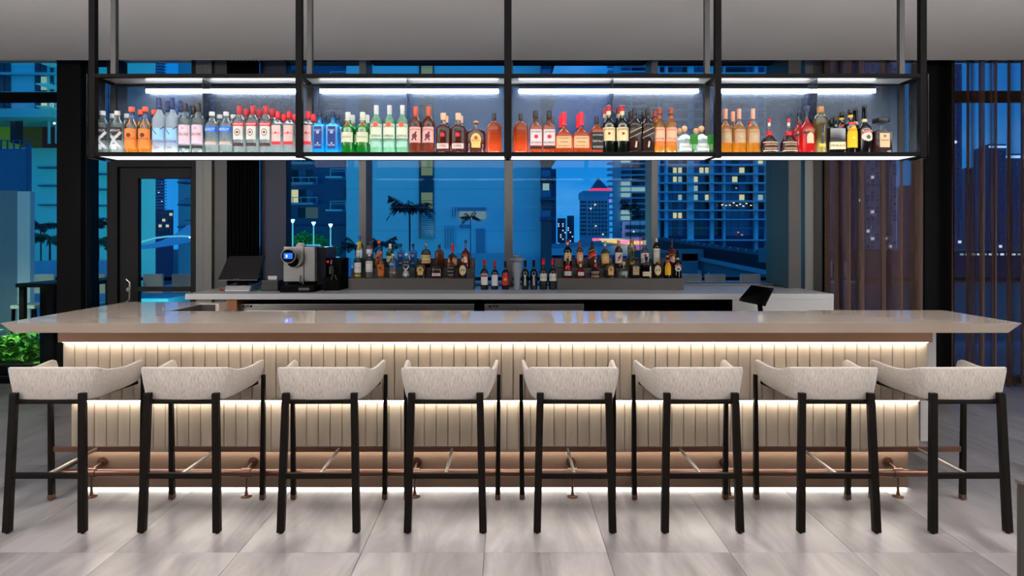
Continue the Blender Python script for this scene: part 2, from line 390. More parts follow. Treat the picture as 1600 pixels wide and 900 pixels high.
# split the U into three convex quads for a clean surface
m.add([(xl,Dc,zt),(xr,Dc,zt),(xr,4.43,zt),(xl,4.43,zt)], [(0,1,2,3)])
m.add([(xl,4.43,zt),(-2.36,4.43,zt),(-2.36,5.075,zt),(xl,5.075,zt)], [(0,1,2,3)])
m.add([(-2.36,4.93,zt),(-2.218,4.93,zt),(-2.218,5.075,zt),(-2.36,5.075,zt)], [(0,1,2,3)])
m.add([(X(1267,4.43),4.43,zt),(xr,4.43,zt),(xr,4.485,zt),(X(1267,4.43),4.485,zt)], [(0,1,2,3)])
m.add([(xl+bv,Dc+bv,zb),(xr-bv,Dc+bv,zb),(xr-bv,4.43,zb),(xl+bv,4.43,zb)], [(3,2,1,0)])
m.add([(xl+bv,4.43,zb),(-2.36,4.43,zb),(-2.36,5.075,zb),(xl+bv,5.075,zb)], [(3,2,1,0)])
m.add([(-2.36,4.93,zb),(-2.218,4.93,zb),(-2.218,5.075,zb),(-2.36,5.075,zb)], [(3,2,1,0)])
m.add([(X(1267,4.43),4.43,zb),(xr-bv,4.43,zb),(xr-bv,4.485,zb),(X(1267,4.43),4.485,zb)], [(3,2,1,0)])
m.add(V, [(i, i+n, (i+1)%n+n, (i+1)%n) for i in range(n)])
me = MB(); me.v = m.v; me.f = m.f
o_ = me.build('worktop_slab', M_quartz, ct)
xband0, xband1 = X(97, 4.10), X(1451, 4.10)
bf = thing('bar_counter', 'cream channel-tufted bar front with copper band and plinth glowing underneath', 'bar', (0, 4.1, 0))
MB().box(xband0, xband1, 4.062, 4.15, .988, zb+.005).build('copper_band', M_copband, bf)
MB().box(xband0+.01, xband1-.01, 4.112, 4.25, .606, .99).build('upper_backing', mat('backing', '#a3978a', .7), bf)
MB().box(X(110,4.14)+.01, X(1437,4.14)-.01, 4.153, 4.3, .262, .61).build('lower_backing', MATS['backing'], bf)
MB().box(X(130,4.2), X(1419,4.2), 4.2, 4.35, .014, .266).build('plinth', mat('plinth_copper', '#6b5546', .42, .35, vary=.05, stretch=(1,1,30), vscale=5), bf)
MB().box(X(110,4.2), X(1437,4.2), 4.35, 4.42, 0, 1.05).build('carcass', MATS['backing'], bf)
def channel_mesh(w, h, bulge):
    t = MB(); K = 8
    for i in range(K+1):
        a = PI*i/K; x = w/2-w/2*math.cos(a)*.985; y = -bulge*math.sin(a)**.55
        for (z, q) in ((0, .25), (.012, .85), (.03, 1), (h-.03, 1), (h-.012, .85), (h, .25)): t.v.append((x, y*q, z))
        if i < K:
            for j in range(5): t.f.append((6*i+j, 6*i+6+j, 6*i+7+j, 6*i+1+j))
    return t.mesh('channel', M_leather, smooth=True)
rng = random.Random(11)
for (ya, pxa, pxb, z0, z1, nm) in ((4.112, 97, 1451, .612, .980, 'upper_panel'), (4.152, 110, 1437, .264, .594, 'lower_panel')):
    xa, xb = X(pxa, ya-.012), X(pxb, ya-.012); nch = round((xb-xa)/.0765); w = (xb-xa)/nch
    hold = MB().box(xa, xb, ya, ya+.002, z0, z1).build(nm, M_leather, bf)
    vs = [channel_mesh(w*.995, z1-z0, b) for b in (.011, .013, .015, .010)]
    for i in range(nch): inst(rng.choice(vs), 'channel', (xa+i*w, ya, z0), hold)
# light strips of the bar front
MB().box(xband0+.02, xband1-.02, 4.075, 4.086, .9845, .9875).build('light_strip', M_led, bf)
MB().box(X(110,4.14)+.02, X(1437,4.14)-.02, 4.114, 4.126, .6015, .6055).build('light_strip', M_led, bf)
MB().box(X(130,4.2), X(1419,4.2), 4.165, 4.18, .258, .2615).build('light_strip', emis('led_low', (1,.95,.88), 38), bf)
MB().box(X(130,4.2), X(1419,4.2), 4.215, 4.24, .011, .0155).build('light_strip', MATS['led_low'], bf)
MB().box(X(1438,4.25), X(1463,4.25), 4.25, 4.45, .30, zb-.005).build('end_panel', M_quartz2, bf, bevel=.003)
for k, px in enumerate((97, 110)):
    pass
# left return of the bar, under the worktop
MB().box(-2.95+.2, -2.45, 4.42, 5.0, 0, zb-.002).build('return_cabinet', mat('cabinet_dark', '#2a2624', .5), bf)
MB().box(-2.36, X(1267,4.43), 4.46, 4.475, .95, 1.075).build('inner_lip', M_dark, bf)
MB().box(-2.3595, -2.35, 4.432, 4.928, .95, zt-.006).box(-2.35, -2.245, 4.918, 4.9295, .95, zt-.006).build('inner_liner', mat('liner', '#2f2c2b', .4), ct)
# drainboard in the well behind the worktop
db = thing('drainboard', 'dark ribbed steel drainboard in the well behind left bar worktop', 'drainboard', (-1.9, 4.7, .98))
m = MB().box(-2.35, -1.0, 4.5, 4.92, .98, 1.05)
for i in range(16): m.box(-2.3+i*.08, -2.27+i*.08, 4.53, 4.9, 1.05, 1.058)
m.build('tray', M_dark, db)
MB().tube([(-2.1, 4.9, 1.06), (-2.1, 4.9, 1.085), (-2.02, 4.82, 1.085)], .008).build('tap', M_steel, db, smooth=True)

# foot rail
Dr, zr = 4.083, .152
fr = thing('foot_rail', 'copper tube foot rail running along the bar plinth', 'foot rail', (0, Dr, 0))
rl = [(X(1447, Dr), Dr, zr), (-2.95, Dr, zr)]
MB().tube([(X(1447,Dr),Dr,zr), (-2.9,Dr,zr)], .0235, 16).build('rail_tube', M_copper, fr, smooth=True)
MB().tube([(-2.9+.012,Dr-.012,zr), (-2.9,Dr,zr), (-2.9,Dr+.42,zr)], .0235, 16).build('rail_return', M_copper, fr, smooth=True)
for px in (143, 385, 648, 894.5, 1140, 1403, ):
    x = X(px, Dr)
    cl = MB().tube([(x-.03,Dr,zr), (x+.03,Dr,zr)], .030, 16).build('clamp', M_copper, fr, smooth=True)
    MB().tube([(x,Dr,0), (x,Dr,zr-.02)], .008, 10).build('post', M_copper, fr, smooth=True)
    MB().lathe([(.034,0.0005),(.034,.006),(.012,.012),(.009,.03)], (x,Dr,0), 20).build('foot_disc', M_copper, fr, smooth=True)
    fx = x
    MB().tube([(fx,Dr+.02,zr+.02), (fx,4.19,Z(722,4.19))], .0075, 10).build('rod', M_copper, fr, smooth=True)
    fx2 = fx
    MB().tube([(fx,4.185,Z(722,4.19)), (fx,4.2,Z(722,4.19))], .032, 20).build('flange', M_copper, fr, smooth=True)
    MB().tube([(fx,4.172,Z(722,4.19)), (fx,4.186,Z(722,4.19))], .017, 16).build('flange_boss', M_copper, fr, smooth=True)
x = -2.9; y = Dr+.3
MB().tube([(x,y,0), (x,y,zr-.02)], .008, 10).build('post', M_copper, fr, smooth=True)
MB().lathe([(.034,0.0005),(.034,.006),(.012,.012),(.009,.03)], (x,y,0), 20).build('foot_disc', M_copper, fr, smooth=True)
MB().tube([(-2.9,Dr+.4,zr),(-2.72,Dr+.4,zr)], .0075, 10).build('rod', M_copper, fr, smooth=True)

# ---------------------------------------------------------------- stools
def make_stool():
    r = thing('bar_stool', '', 'stool')
    # shell: section stations along the U
    st = [  # x, y, z_bottom, z_top, thickness
        (-.271,.482,.805,.856,.018), (-.271,.474,.780,.876,.025), (-.271,.455,.762,.884,.028), (-.269,.42,.750,.884,.028), (-.266,.37,.743,.880,.028), (-.261,.30,.738,.876,.028),
        (-.254,.22,.736,.879,.028), (-.247,.14,.734,.890,.028), (-.236,.09,.733,.908,.028), (-.229,.068,.733,.917,.028), (-.214,.057,.732,.919,.028), (-.14,.049,.732,.920,.028), (-.07,.045,.732,.921,.028)]
    st = st+[(0,.043,.732,.921,.028)]+[(-a,b,c,d,e) for a,b,c,d,e in reversed(st)]
    t = MB(); K = 12; n = len(st)
    for i, (x, y, z0, z1, th) in enumerate(st):
        a = Vector(st[max(i-1,0)][:2]); b = Vector(st[min(i+1,n-1)][:2]); d = (b-a).normalized(); out = Vector((-d.y, d.x))*-1
        # outward normal: away from centre (0,.2)
        if out.dot(Vector((x, y-.3))) < 0: out = -out
        for k in range(K):
            a_ = 2*PI*k/K; c_, s_ = math.cos(a_), math.sin(a_)
            u = th/2*math.copysign(abs(c_)**.6, c_); v = math.copysign(abs(s_)**(.35 if abs(s_) < .999 else 1), s_)
            zz = (z0+z1)/2+(z1-z0)/2*v; lean = (.034*((zz-.733)/.185)-.017)*(.25+.75*abs(out.x))
            p = out*(u+lean); t.v.append((x+p.x, y+p.y, zz))
    for i in range(n-1):
        for k in range(K): t.f.append((i*K+k, i*K+(k+1)%K, (i+1)*K+(k+1)%K, (i+1)*K+k))
    t.f += [tuple(range(K)), tuple((n-1)*K+k for k in range(K-1,-1,-1))]
    t.build('backrest', M_fab, r, smooth=True)
    # piping seam at the two back corners
    m = MB().prism([(-.205,.075),(.205,.075),(.245,.41),(.23,.455),(-.23,.455),(-.245,.41)], 'z', .742, .795)
    m.build('seat', M_fab, r, bevel=.016, smooth=True)
    fm = MB().beam((-.19,.045,.722),(.19,.045,.722), .026,.018).beam((-.185,.05,.735),(-.25,.44,.742),.024,.02).beam((.185,.05,.735),(.25,.44,.742),.024,.02).beam((-.262,.44,.742),(.262,.44,.742),.024,.02)
    fm.build('seat_frame', M_wood, r, bevel=.002)
    for sx in (-1, 1):
        l = MB().beam((sx*.211,0,.008), (sx*.192,.026,.778), .041,.034,.039,.028).build('leg', M_wood, r, bevel=.003)
        MB().tube([(sx*.211,0,0),(sx*.211,0,.010)], .009, 10).build('foot_glide', M_black, l)
        l = MB().beam((sx*.287,.455,.035), (sx*.293,.452,.79), .031,.031,.022,.026).build('leg', M_wood, r, bevel=.003)
        MB().beam((sx*.287,.455,.006), (sx*.287,.455,.0355), .033,.032).build('copper_foot_cap', M_copper, l, bevel=.002)
        MB().tube([(sx*.287,.455,0),(sx*.287,.455,.008)], .008, 10).build('foot_glide', M_black, l)
    MB().beam((-.2,.010,.318),(.2,.010,.318), .024,.030).build('stretcher', M_wood, r, bevel=.002)
    c = MB().beam((-.278,.455,.320),(.278,.455,.320), .016,.032).build('stretcher', M_copper, r, bevel=.002); c['label'] = 'copper front stretcher'
    c = MB().tube([(0,.012,.322),(0,.448,.322)], .0095, 12).build('centre_rod', M_steel, r, smooth=True); c['label'] = 'steel rod joining the stretchers'
    return r
proto = make_stool()
KIDS = {}
sl = [(71.5, 'leftmost linen bar stool with dark wood legs, beside the green plants'),
      (281.3, 'linen bar stool second from the left end of the bar'),
      (498.5, 'linen bar stool third from the left end of the bar'),
      (696, 'linen bar stool just left of the bar centre, fourth from left'),
      (898, 'linen bar stool just right of the bar centre, fourth from right'),
      (1097, 'linen bar stool third from the right end of the bar'),
      (1309.5, 'linen bar stool second from the right end of the bar'),
      (1515, 'rightmost linen bar stool with dark wood legs, beyond bar end')]
for i, (px, lb) in enumerate(sl):
    o = proto if i == 0 else copy_tree(proto)
    o.location = (X(px, 3.585), 3.58, 0); o['label'] = lb; o['group'] = 'linen bar stools along the bar'
    o.rotation_euler.z = (0, -.012, .01, 0, -.006, .008, -.01, .01)[i]

# dark cabinet corner at the right edge of the frame
dc = thing('low_screen', 'dark brown low screen panel at bottom right edge of the picture', 'screen', (2.6, 3.1, 0))
MB().box(X(1594,2.9), 3.0, 2.9, 2.92, .04, Z(757,2.9)).build('body', mat('dark_oak','#2b2622',.5,vary=.2,stretch=(20,20,.5)), dc, bevel=.003)
MB().box(X(1592.5,2.9), 3.01, 2.892, 2.926, Z(757,2.9), Z(755,2.9)+.012).build('top', mat('dark_top','#4a4440',.4), dc, bevel=.002)
MB().box(X(1594,2.9)+.01, 2.97, 2.895, 2.925, 0, .04).build('kick', M_black, dc)

# ---------------------------------------------------------------- hanging shelf
Ds, De = 4.0, 4.216
hs = thing('hanging_shelf', 'black steel hanging shelf with lit glass bays above the bar', 'shelf', (0, 4.1, 3.68))
s0, s1 = X(146, Ds), X(1440.5, Ds)
z0s, z1s = Z(244, Ds), Z(116, Ds)
fx = [X(p, Ds) for p in (146, 468, 793.5, 1121, 1440.5)]
bw = .020
for i, x in enumerate(fx):
    w = .023 if i == 2 else bw
    MB().box(x-w, x+w, Ds-.018, Ds+.018, z0s-.01, ZCL).build('post', M_black, hs, bevel=.002)
    MB().box(x-w*.85, x+w*.85, De-.017, De+.017, z0s-.0, ZCL).build('post', mat('steel_post', '#262524', .5, .2), hs, bevel=.002)
    MB().box(x-.012, x+.012, Ds, De, z1s-.022, z1s).build('cross_bar', M_black, hs)
    MB().box(x-.012, x+.012, Ds, De, z0s-.002, z0s+.022).build('cross_bar', M_black, hs)
for zz, hgt in ((z1s, -.024), (z0s+.024, -.024)):
    MB().box(s0, s1, Ds-.016, Ds+.012, zz+hgt, zz).build('front_beam', M_black, hs, bevel=.002)
    MB().box(s0, s1, De-.012, De+.014, zz+hgt, zz).build('rear_beam', MATS['steel_post'], hs, bevel=.002)
M_frost = mixmat('frosted_back', (.62,.74,.86), '#8494a6', .42, .5, .22, 1.5, .6)
M_topg = mat('frosted_top', '#8b8d90', .25, vary=.02)
M_edge = mixmat('edge_glass', (.8,.86,.92), (.8,.9,1), .05, .5, .02, 1.6)
ztray = z0s+.024
for i in range(4):
    xa, xb = fx[i]+.022, fx[i+1]-.022; xm = (xa+xb)/2+.03
    MB().box(xa, xb, Ds+.013, De-.013, ztray-.009, ztray-.001).build('tray_light', emis('tray_glow', (.93,.97,1), 11), hs)
    MB().box(xa, xb, Ds+.013, De-.013, z0s+.002, z0s+.008).build('underside_light', M_panel, hs)
    MB().box(xa, xb, Ds+.013, De-.013, z1s-.012, z1s-.006).build('top_panel', M_topg, hs)
    MB().box(xa, xb, De+.001, De+.006, ztray, z1s-.024).build('back_glass', M_frost, hs)
    MB().box(xm-.02, xm-.0165, De-.16, De-.001, ztray+.004, z1s-.014).build('divider_glass', M_edge, hs)
    zl = Z(143.5, De)
    for (a, b_) in ((xa+(.20 if i == 0 else .05), xm-.01), (xm-.005, xb-(.16 if i == 3 else .04))):
        l = MB().box(a, b_, De-.030, De-.014, zl-.011, zl+.011).build('light_tube', M_ledw, hs)
        MB().box(a, b_, De-.03, De-.002, zl+.0145, zl+.02).build('tube_holder', MATS['steel_post'], l)
for sx in (-1, 1):
    xx = fx[0]-.034 if sx < 0 else fx[4]+.034
    MB().box(xx-.003, xx+.003, Ds-.01, De+.01, z0s-.012, z1s).build('end_glass', M_edge, hs)
# ---------------------------------------------------------------- bottles
G_clear = mixmat('clear_glass', (.96,.99,.98), '#f4fcfc', .16, .08, .03, 1.5)
G_frost = mixmat('frosted_glass', '#cfe0ee', '#dcebf7', .75, .5, .25, 1.45)
def spirit(name, tint, col, kt=.5): return mixmat(name, tint, col, kt, .1, .05, 1.12)
L_water = spirit('spirit_clear', (.9,.95,.96), '#fafffe', .30)
L_amber = spirit('spirit_amber', '#f0842c', '#f58a26', .68)
L_dkamber = spirit('spirit_dark_amber', '#8a3814', '#a04412', .55)
L_brown = spirit('spirit_brown', '#b8642c', '#c46c2a', .62)
L_gold = spirit('spirit_gold', '#ffc850', '#ffc23a', .6)
L_pale = spirit('spirit_pale_gold', '#f0dca0', '#f4dc98', .35)
L_red = spirit('spirit_red', '#ff1a1a', '#ff1c14', .7)
L_dkred = spirit('spirit_dark_red', '#5a0808', '#780808', .5)
G_blue = mixmat('blue_glass', '#28c0ff', '#2cc4ff', .55, .4, .04, 1.5)
G_green = mixmat('green_glass', '#1a9a3c', '#189a34', .5, .4, .04, 1.5)
G_dkgreen = mixmat('dark_green_glass', '#0c1c12', '#0d1a10', .5, .4, .04, 1.5)
G_pgreen = mixmat('pale_green_glass', '#b8eecb', '#bff2d2', .35, .4, .04, 1.5)
G_black = mixmat('black_glass', '#070709', '#0a0a0c', .8, .9, .05, 1.5)
def pm(col, rough=.5, metal=0): return mat('print_'+col.strip('#')+('m' if metal else ''), col, rough, metal, spec=.2, vary=.03)
WHT, BLK, RED, CRM, GLD = '#f2f1ee', '#0c0c0e', '#b0141a', '#e9d9b4', '#b98a3a'

def bottle_proto(key, H, R, zs, nr, glass, liq=None, fill=.9, cap=('#222', .12, 1.15), n=2, dy=1.0, labels=(), extras=(), kind='std', cat_name='liquor_bottle'):
    """labels: (z0, z1, half_angle_or_halfwidth, colour, text, textcolour, text_height[, textz]) as fractions of H / of R"""
    r = thing(cat_name, '', 'bottle')
    capc, capl, capr = cap[:3]; zc = 1-capl
    if kind == 'std': P = [(.0,.0),(.9,0),(1,.015),(1,zs),(.97,zs+.03),(.82,zs+.075),(.55,zs+.12),(nr*1.1,zs+.17),(nr,zs+.22),(nr,max(zc,zs+.24)),(nr*1.12,max(zc,zs+.24)+.008)]
    elif kind == 'square_shoulder': P = [(0,0),(.9,0),(1,.015),(1,zs),(.96,zs+.02),(.7,zs+.045),(nr*1.2,zs+.07),(nr,zs+.10),(nr,zc),(nr*1.1,zc+.008)]
    elif kind == 'wine': P = [(0,.02),(.6,.0),(.95,0),(1,.015),(1,zs),(.96,zs+.04),(.75,zs+.09),(.45,zs+.13),(nr,zs+.18),(nr,zc),(nr*1.05,zc+.01)]
    elif kind == 'round': P = [(0,0),(.72,0),(.86,.02),(.97,.15),(1,.33),(.97,zs),(.85,zs+.07),(.6,zs+.12),(nr*1.1,zs+.155),(nr,zs+.19),(nr,zc),(nr*1.2,zc+.01)]
    elif kind == 'flare': P = [(0,0),(.70,0),(.74,.015),(.78,.1),(.92,.4),(1,zs),(.93,zs+.05),(.7,zs+.10),(nr*1.1,zs+.14),(nr,zs+.17),(nr,zc),(nr*1.1,zc+.01)]
    elif kind == 'triangle': P = [(0,0),(.95,0),(1,.02),(.98,.22),(.9,.33),(.62,.43),(.36,.50),(.24,.56),(.3,.60),(.3,.63),(nr,.68),(nr,zc),(nr*1.1,zc+.01)]
    elif kind == 'waist': P = [(0,0),(.82,0),(.86,.02),(.82,.2),(.86,.4),(1,.6),(1,.68),(.9,.77),(.55,.83),(nr,.86),(nr,zc),(nr*1.1,zc+.01)]
    elif kind == 'bulbneck': P = [(0,0),(.9,0),(1,.015),(1,zs),(.95,zs+.03),(.7,zs+.08),(nr*1.25,zs+.12),(nr*1.3,zs+.2),(nr,zs+.24),(nr,zc),(nr*1.1,zc+.01)]
    def nn(f, rr): return n if rr > .8 and f <= zs+.05 else (2.0 if rr < .6 else (n+2)/2)
    def dd(f, rr): return dy if rr > .8 else (1.0 if rr < .5 else (1+dy)/2)
    prof = [(rr*R, f*H, nn(f, rr), dd(f, rr)) for rr, f in P]
    seg = 20
    MB().lathe(prof, seg=seg).build('glass_body', glass, r, smooth=True)
    if liq:
        Q = []
        for (rr, f) in P:
            if f > fill:
                # interpolate the level
                pr, pf = Q_last
                k = (fill-pf)/max(1e-6, f-pf); rr2 = pr+(rr-pr)*k
                Q.append((max(rr2*R-.0022, .002), fill*H, nn(fill, rr2), dd(fill, rr2))); break
            Q_last = (rr, f)
            Q.append((max(rr*R-.0022, 0), max(f*H, .006) if f < .5 else f*H-.001, nn(f, rr), dd(f, rr)))
        MB().lathe(Q, seg=seg).build('spirit', liq, r, smooth=True)
    if capl > 0:
        cr_ = nr*R*capr; z0 = zc*H; z1 = H
        style = cap[3] if len(cap) > 3 else 'screw'
        if style == 'screw': pr = [(cr_*.98,z0-.004),(cr_,z0),(cr_,z1-.003),(cr_*.9,z1)]
        elif style == 'ball': pr = [(cr_*.5,z0),(cr_*.7,z0+(z1-z0)*.1),(cr_,z0+(z1-z0)*.45),(cr_*.85,z0+(z1-z0)*.8),(cr_*.4,z1)]
        elif style == 'wax': pr = [(nr*R*1.5,z0-H*.10),(nr*R*1.3,z0-H*.06),(nr*R*1.2,z0),(cr_,z0+.01),(cr_*1.1,z1-.02),(cr_*.95,z1)]
        elif style == 'foil': pr = [(nr*R*1.12,z0-H*.0),(nr*R*1.08,z0+(z1-z0)*.7),(nr*R*1.2,z0+(z1-z0)*.75),(nr*R*1.2,z1-.002),(nr*R,z1)]
        elif style == 'block': pr = [(cr_*.98,z0),(cr_,z0+.003),(cr_,z1-.002),(cr_*.96,z1)]
        elif style == 'pourer': pr = [(nr*R*1.2,z0),(nr*R*1.2,z0+(z1-z0)*.35),(nr*R*.5,z0+(z1-z0)*.45),(nr*R*.3,z1)]
        MB().lathe(pr, seg=14, n=(6 if style == 'block' else 2)).build('cap', pm(capc, .35, 1 if len(cap) > 4 else 0), r, smooth=True)
    def rad(f):   # radius at height fraction
        for (a, fa), (b_, fb) in zip(P, P[1:]):
            if fa <= f <= fb and fb > fa: return (a+(b_-a)*(f-fa)/(fb-fa))*R
        return R
    def yoff(x, f, o):
        rr = rad(f)*1.0; q = min(.985, abs(x)/rr); e_ = n if rr > .8*R else 2
        return -(rr*dy if rr > .8*R else rr*(1+dy)/2)*(1-q**e_)**(1/e_)-o
    def patch(poly_fn, name, col, parent, o, nx=8, nz=4, z0=0, z1=1):
        """poly_fn(f)-> (xl, xr) in units of R for z fraction"""
        t = MB()
        for j in range(nz+1):
            f = z0+(z1-z0)*j/nz; a, b_ = poly_fn((f-z0)/(z1-z0))
            for i in range(nx+1):
                x = (a+(b_-a)*i/nx)*R; t.v.append((x, yoff(x, f, o), f*H))
        for j in range(nz):
            for i in range(nx): t.f.append((j*(nx+1)+i, j*(nx+1)+i+1, (j+1)*(nx+1)+i+1, (j+1)*(nx+1)+i))
        return t.build(name, pm(col) if isinstance(col, str) else col, parent, smooth=True)
    lab = None
    for L in labels:
        z0, z1, hw, col = L[:4]
        shape = L[7] if len(L) > 7 and L[7] else 'rect'
        if shape == 'rect': fn = lambda u, hw=hw: (-hw, hw)
        elif shape == 'arch': fn = lambda u, hw=hw: (-hw*math.sqrt(max(.05,1-max(0,(u-.6)/.4)**2)), hw*math.sqrt(max(.05,1-max(0,(u-.6)/.4)**2)))
        elif shape == 'oval': fn = lambda u, hw=hw: (-hw*math.sqrt(max(.002,1-(2*u-1)**2)), hw*math.sqrt(max(.002,1-(2*u-1)**2)))
        lab = patch(fn, 'label', col, r, .0008, nz=8 if shape != 'rect' else 2, z0=z0, z1=z1)
        if len(L) > 4 and L[4]:
            txts = L[4] if isinstance(L[4], (list, tuple)) else [L[4]]
            for ti, tx in enumerate(txts):
                if not tx: continue
                th = L[6]; tz = (z0+z1)/2 if len(txts) == 1 else z1-(z1-z0)*(ti+.5)/len(txts)
                lettering(tx, hw*R*1.7, th*H, pm(L[5]), (0, 0, tz*H), lab, curve=lambda x, tz=tz: yoff(x, tz, .0016))
    for E in extras:
        k = E[0]
        par = lab if (E[-1] == 'sub' and lab) else r
        if k == 'disc': patch(lambda u, hw=E[2]: (-hw*math.sqrt(max(.001,1-(2*u-1)**2)), hw*math.sqrt(max(.001,1-(2*u-1)**2))), 'emblem', E[3], par, .0018, nx=6, nz=8, z0=E[1]-E[2]*R/H, z1=E[1]+E[2]*R/H)
        elif k == 'ring':
            t = MB(); N_ = 20
            for i in range(N_):
                a_ = 2*PI*i/N_
                for q in (1, .82):
                    x = E[2]*R*q*math.cos(a_); z = E[1]+E[2]*R/H*q*math.sin(a_)*E[4]; t.v.append((x, yoff(x, z, .0018), z*H))
            for i in range(N_): t.f.append((2*i, 2*((i+1)%N_), 2*((i+1)%N_)+1, 2*i+1))
            t.build('emblem', pm(E[3]), par)
        elif k == 'bar':     # ('bar', x0,f0,x1,f1,width,col)
            t = MB(); x0_, f0, x1_, f1, w_ = E[1:6]; dx, dz = (x1_-x0_)*R, (f1-f0)*H; L_ = math.hypot(dx, dz); px_, pz_ = -dz/L_*w_*R, dx/L_*w_*R
            for i in range(9):
                u = i/8
                for sg in (-1, 1):
                    x = x0_*R+dx*u+px_*sg; z = f0*H+dz*u+pz_*sg; x = max(-R*.97, min(R*.97, x)); t.v.append((x, yoff(x, min(z/H, zs), .0019), z))
                if i: t.f.append((2*i-2, 2*i, 2*i+1, 2*i-1))
            t.build('emblem', pm(E[6]), par)
        elif k == 'band': patch(lambda u, hw=E[3]: (-hw, hw), 'label', E[4], r, .0012, nz=1, z0=E[1], z1=E[2])
        elif k == 'collar':
            rr = rad((E[1]+E[2])/2); MB().lathe([(rad(E[1])*1.06+.0005, E[1]*H), (rad(E[2])*1.06+.0005, E[2]*H)], seg=16).build('neck_label', pm(E[3]), r, smooth=True)
        elif k == 'tag':
            t = MB().box(E[1]*R, E[2]*R, -R*dy-.012, -R*dy-.006, E[3]*H, E[4]*H).build('ribbon_tag', pm(E[5]), r, bevel=.002)
        elif k == 'text': lettering(E[1], E[3]*R*2, E[4]*H, pm(E[5]), (0,0,E[2]*H), par, curve=lambda x: yoff(x, E[2], .002))
    PROT[key] = r
    return r
PROT = {}; USED = set()
DESC = {}
def B(key, desc, *a, **k): DESC[key] = desc; bottle_proto(key, *a, **k)

B('elyx', 'clear bottle with black label and silver X', .270, .041, .66, .36, G_clear, L_water, .72, ('#d8dadb', .09, 1.15, 'screw'), labels=[(.30,.60,.9,'#15181d',['ABSOLUT','JUICE'],WHT,.05)],
  extras=[('bar',-.9,.10,.9,.50,.17,'#c9ccd0'),('bar',-.9,.50,.9,.10,.17,'#c9ccd0'),('band',.08,.2,.4,'#e8ebec')])
B('tito', 'bottle with orange cap and copper-brown label', .295, .0405, .56, .34, G_clear, L_gold, .30, ('#d8452a', .09, 1.3, 'screw'), labels=[(.09,.52,.92,'#b4642a',["TITO'S","",'HANDMADE','VODKA'][0:1],'#3a160a',.045)],
  extras=[('disc',.38,.34,'#4a1c0e','sub'),('collar',.76,.82,'#3a5a8a')])
B('goose', 'tall frosted bottle with navy cap and blue bird print', .352, .040, .60, .34, G_frost, None, 0, ('#10224e', .20, 1.1, 'screw'),
  extras=[('band',.24,.44,.85,'#8fc0e6'),('bar',-.9,.46,.0,.33,.06,'#2b3a6a'),('bar',.5,.42,.95,.48,.05,'#2b3a6a'),('text','GREY GOOSE',.205,.85,.035,'#2b3f95'),('band',.09,.10,.35,'#b0303a')])
B('ketel', 'clear bottle with lilac label and black cap', .318, .040, .66, .36, G_clear, L_water, .7, ('#1a1512', .16, 1.1, 'screw'), labels=[(.18,.56,.9,'#d9c3cf',['','KETEL ONE','',''][1:2],'#8a1c28',.05)],
  extras=[('band',.09,.15,.9,'#2a211d'),('disc',.49,.2,'#b08a96','sub')])
B('absblue', 'round-shouldered clear bottle with blue lettering band', .264, .041, .66, .36, G_clear, L_water, .72, ('#d8dadb', .085, 1.15, 'screw'), labels=[(.50,.63,.95,'#1a5fd0','ABSOLUT',WHT,.06)],
  extras=[('band',.20,.27,.9,'#b59a92')])
B('smir', 'clear bottle with red cap and red arched label', .302, .041, .66, .33, G_clear, L_water, .7, ('#8c1620', .17, 1.25, 'screw'), labels=[(.56,.64,.9,'#9c1a22','SMIRNOFF',WHT,.045),(.28,.56,.75,'#dfe0d8','',BLK,.03)],
  extras=[('ring',.43,.42,'#5a1a1c',1.3,'sub'),('disc',.43,.2,'#7a3a38','sub'),('band',.14,.21,.8,'#3a2422')])
B('beef', 'slim clear bottle with red cap and pink label', .266, .034, .70, .42, G_clear, L_water, .7, ('#c01c26', .15, 1.1, 'screw'), n=4, kind='square_shoulder', labels=[(.28,.66,.85,'#e6bcb8','BEEFEATER','#a81c22',.03,'')],
  extras=[('disc',.48,.2,'#b02a2c','sub'),('band',.20,.27,.85,'#c8242c')])
B('bomb', 'square bright blue bottle with dark label', .262, .041, .66, .32, G_blue, None, 0, ('#0c1a3a', .10, 1.2, 'screw'), n=5, dy=.85, kind='square_shoulder', labels=[(.10,.64,.58,'#182a5e',['BOMBAY','','SAPPHIRE'],'#cfe0ff',.045)],
  extras=[('disc',.5,.24,'#8fa8d8','sub'),('disc',.24,.12,'#c8d8f0','sub')])
B('tanq', 'green bottle with red seal and pale label', .262, .0415, .60, .36, G_green, None, 0, ('#d8d8d0', .14, 1.1, 'screw'), kind='bulbneck', labels=[(.26,.5,.88,'#cfd2b4','TANQUERAY','#3a5a3a',.045)],
  extras=[('disc',.70,.28,'#a02a22'),('collar',.80,.84,'#c8c8b0')])
B('bac', 'tall pale green bottle with white label and bat seal', .306, .040, .62, .34, G_pgreen, L_water, .7, ('#dedede', .18, 1.1, 'screw'), labels=[(.30,.60,.9,'#e2ecd4',['BACARDI','','SUPERIOR'],'#22261e',.045)],
  extras=[('disc',.56+.02,.40,'#b0442e'),('band',.12,.24,.85,'#88a89a')])
B('capt', 'amber rum bottle with pink figure label', .298, .040, .63, .36, G_clear, L_brown, .82, ('#9a3a22', .20, 1.1, 'screw'), labels=[(.22,.55,.9,'#cf9a90',['CAPTAIN','',''],'#5a1618',.035)],
  extras=[('disc',.36,.4,'#4a2430','sub'),('bar',-.4,.26,.3,.45,.14,'#5a2a34','sub'),('bar',.3,.26,-.2,.40,.1,'#4a2430','sub')])
B('knob', 'dark amber bottle with red oval over pale band', .256, .046, .60, .30, G_clear, L_dkamber, .70, ('#c8a080', .16, 1.3, 'screw'), n=3, dy=.7, labels=[(.11,.24,.8,'#b79a92','1792','#2a1818',.05)],
  extras=[('disc',.45,.30,'#c01a24')])
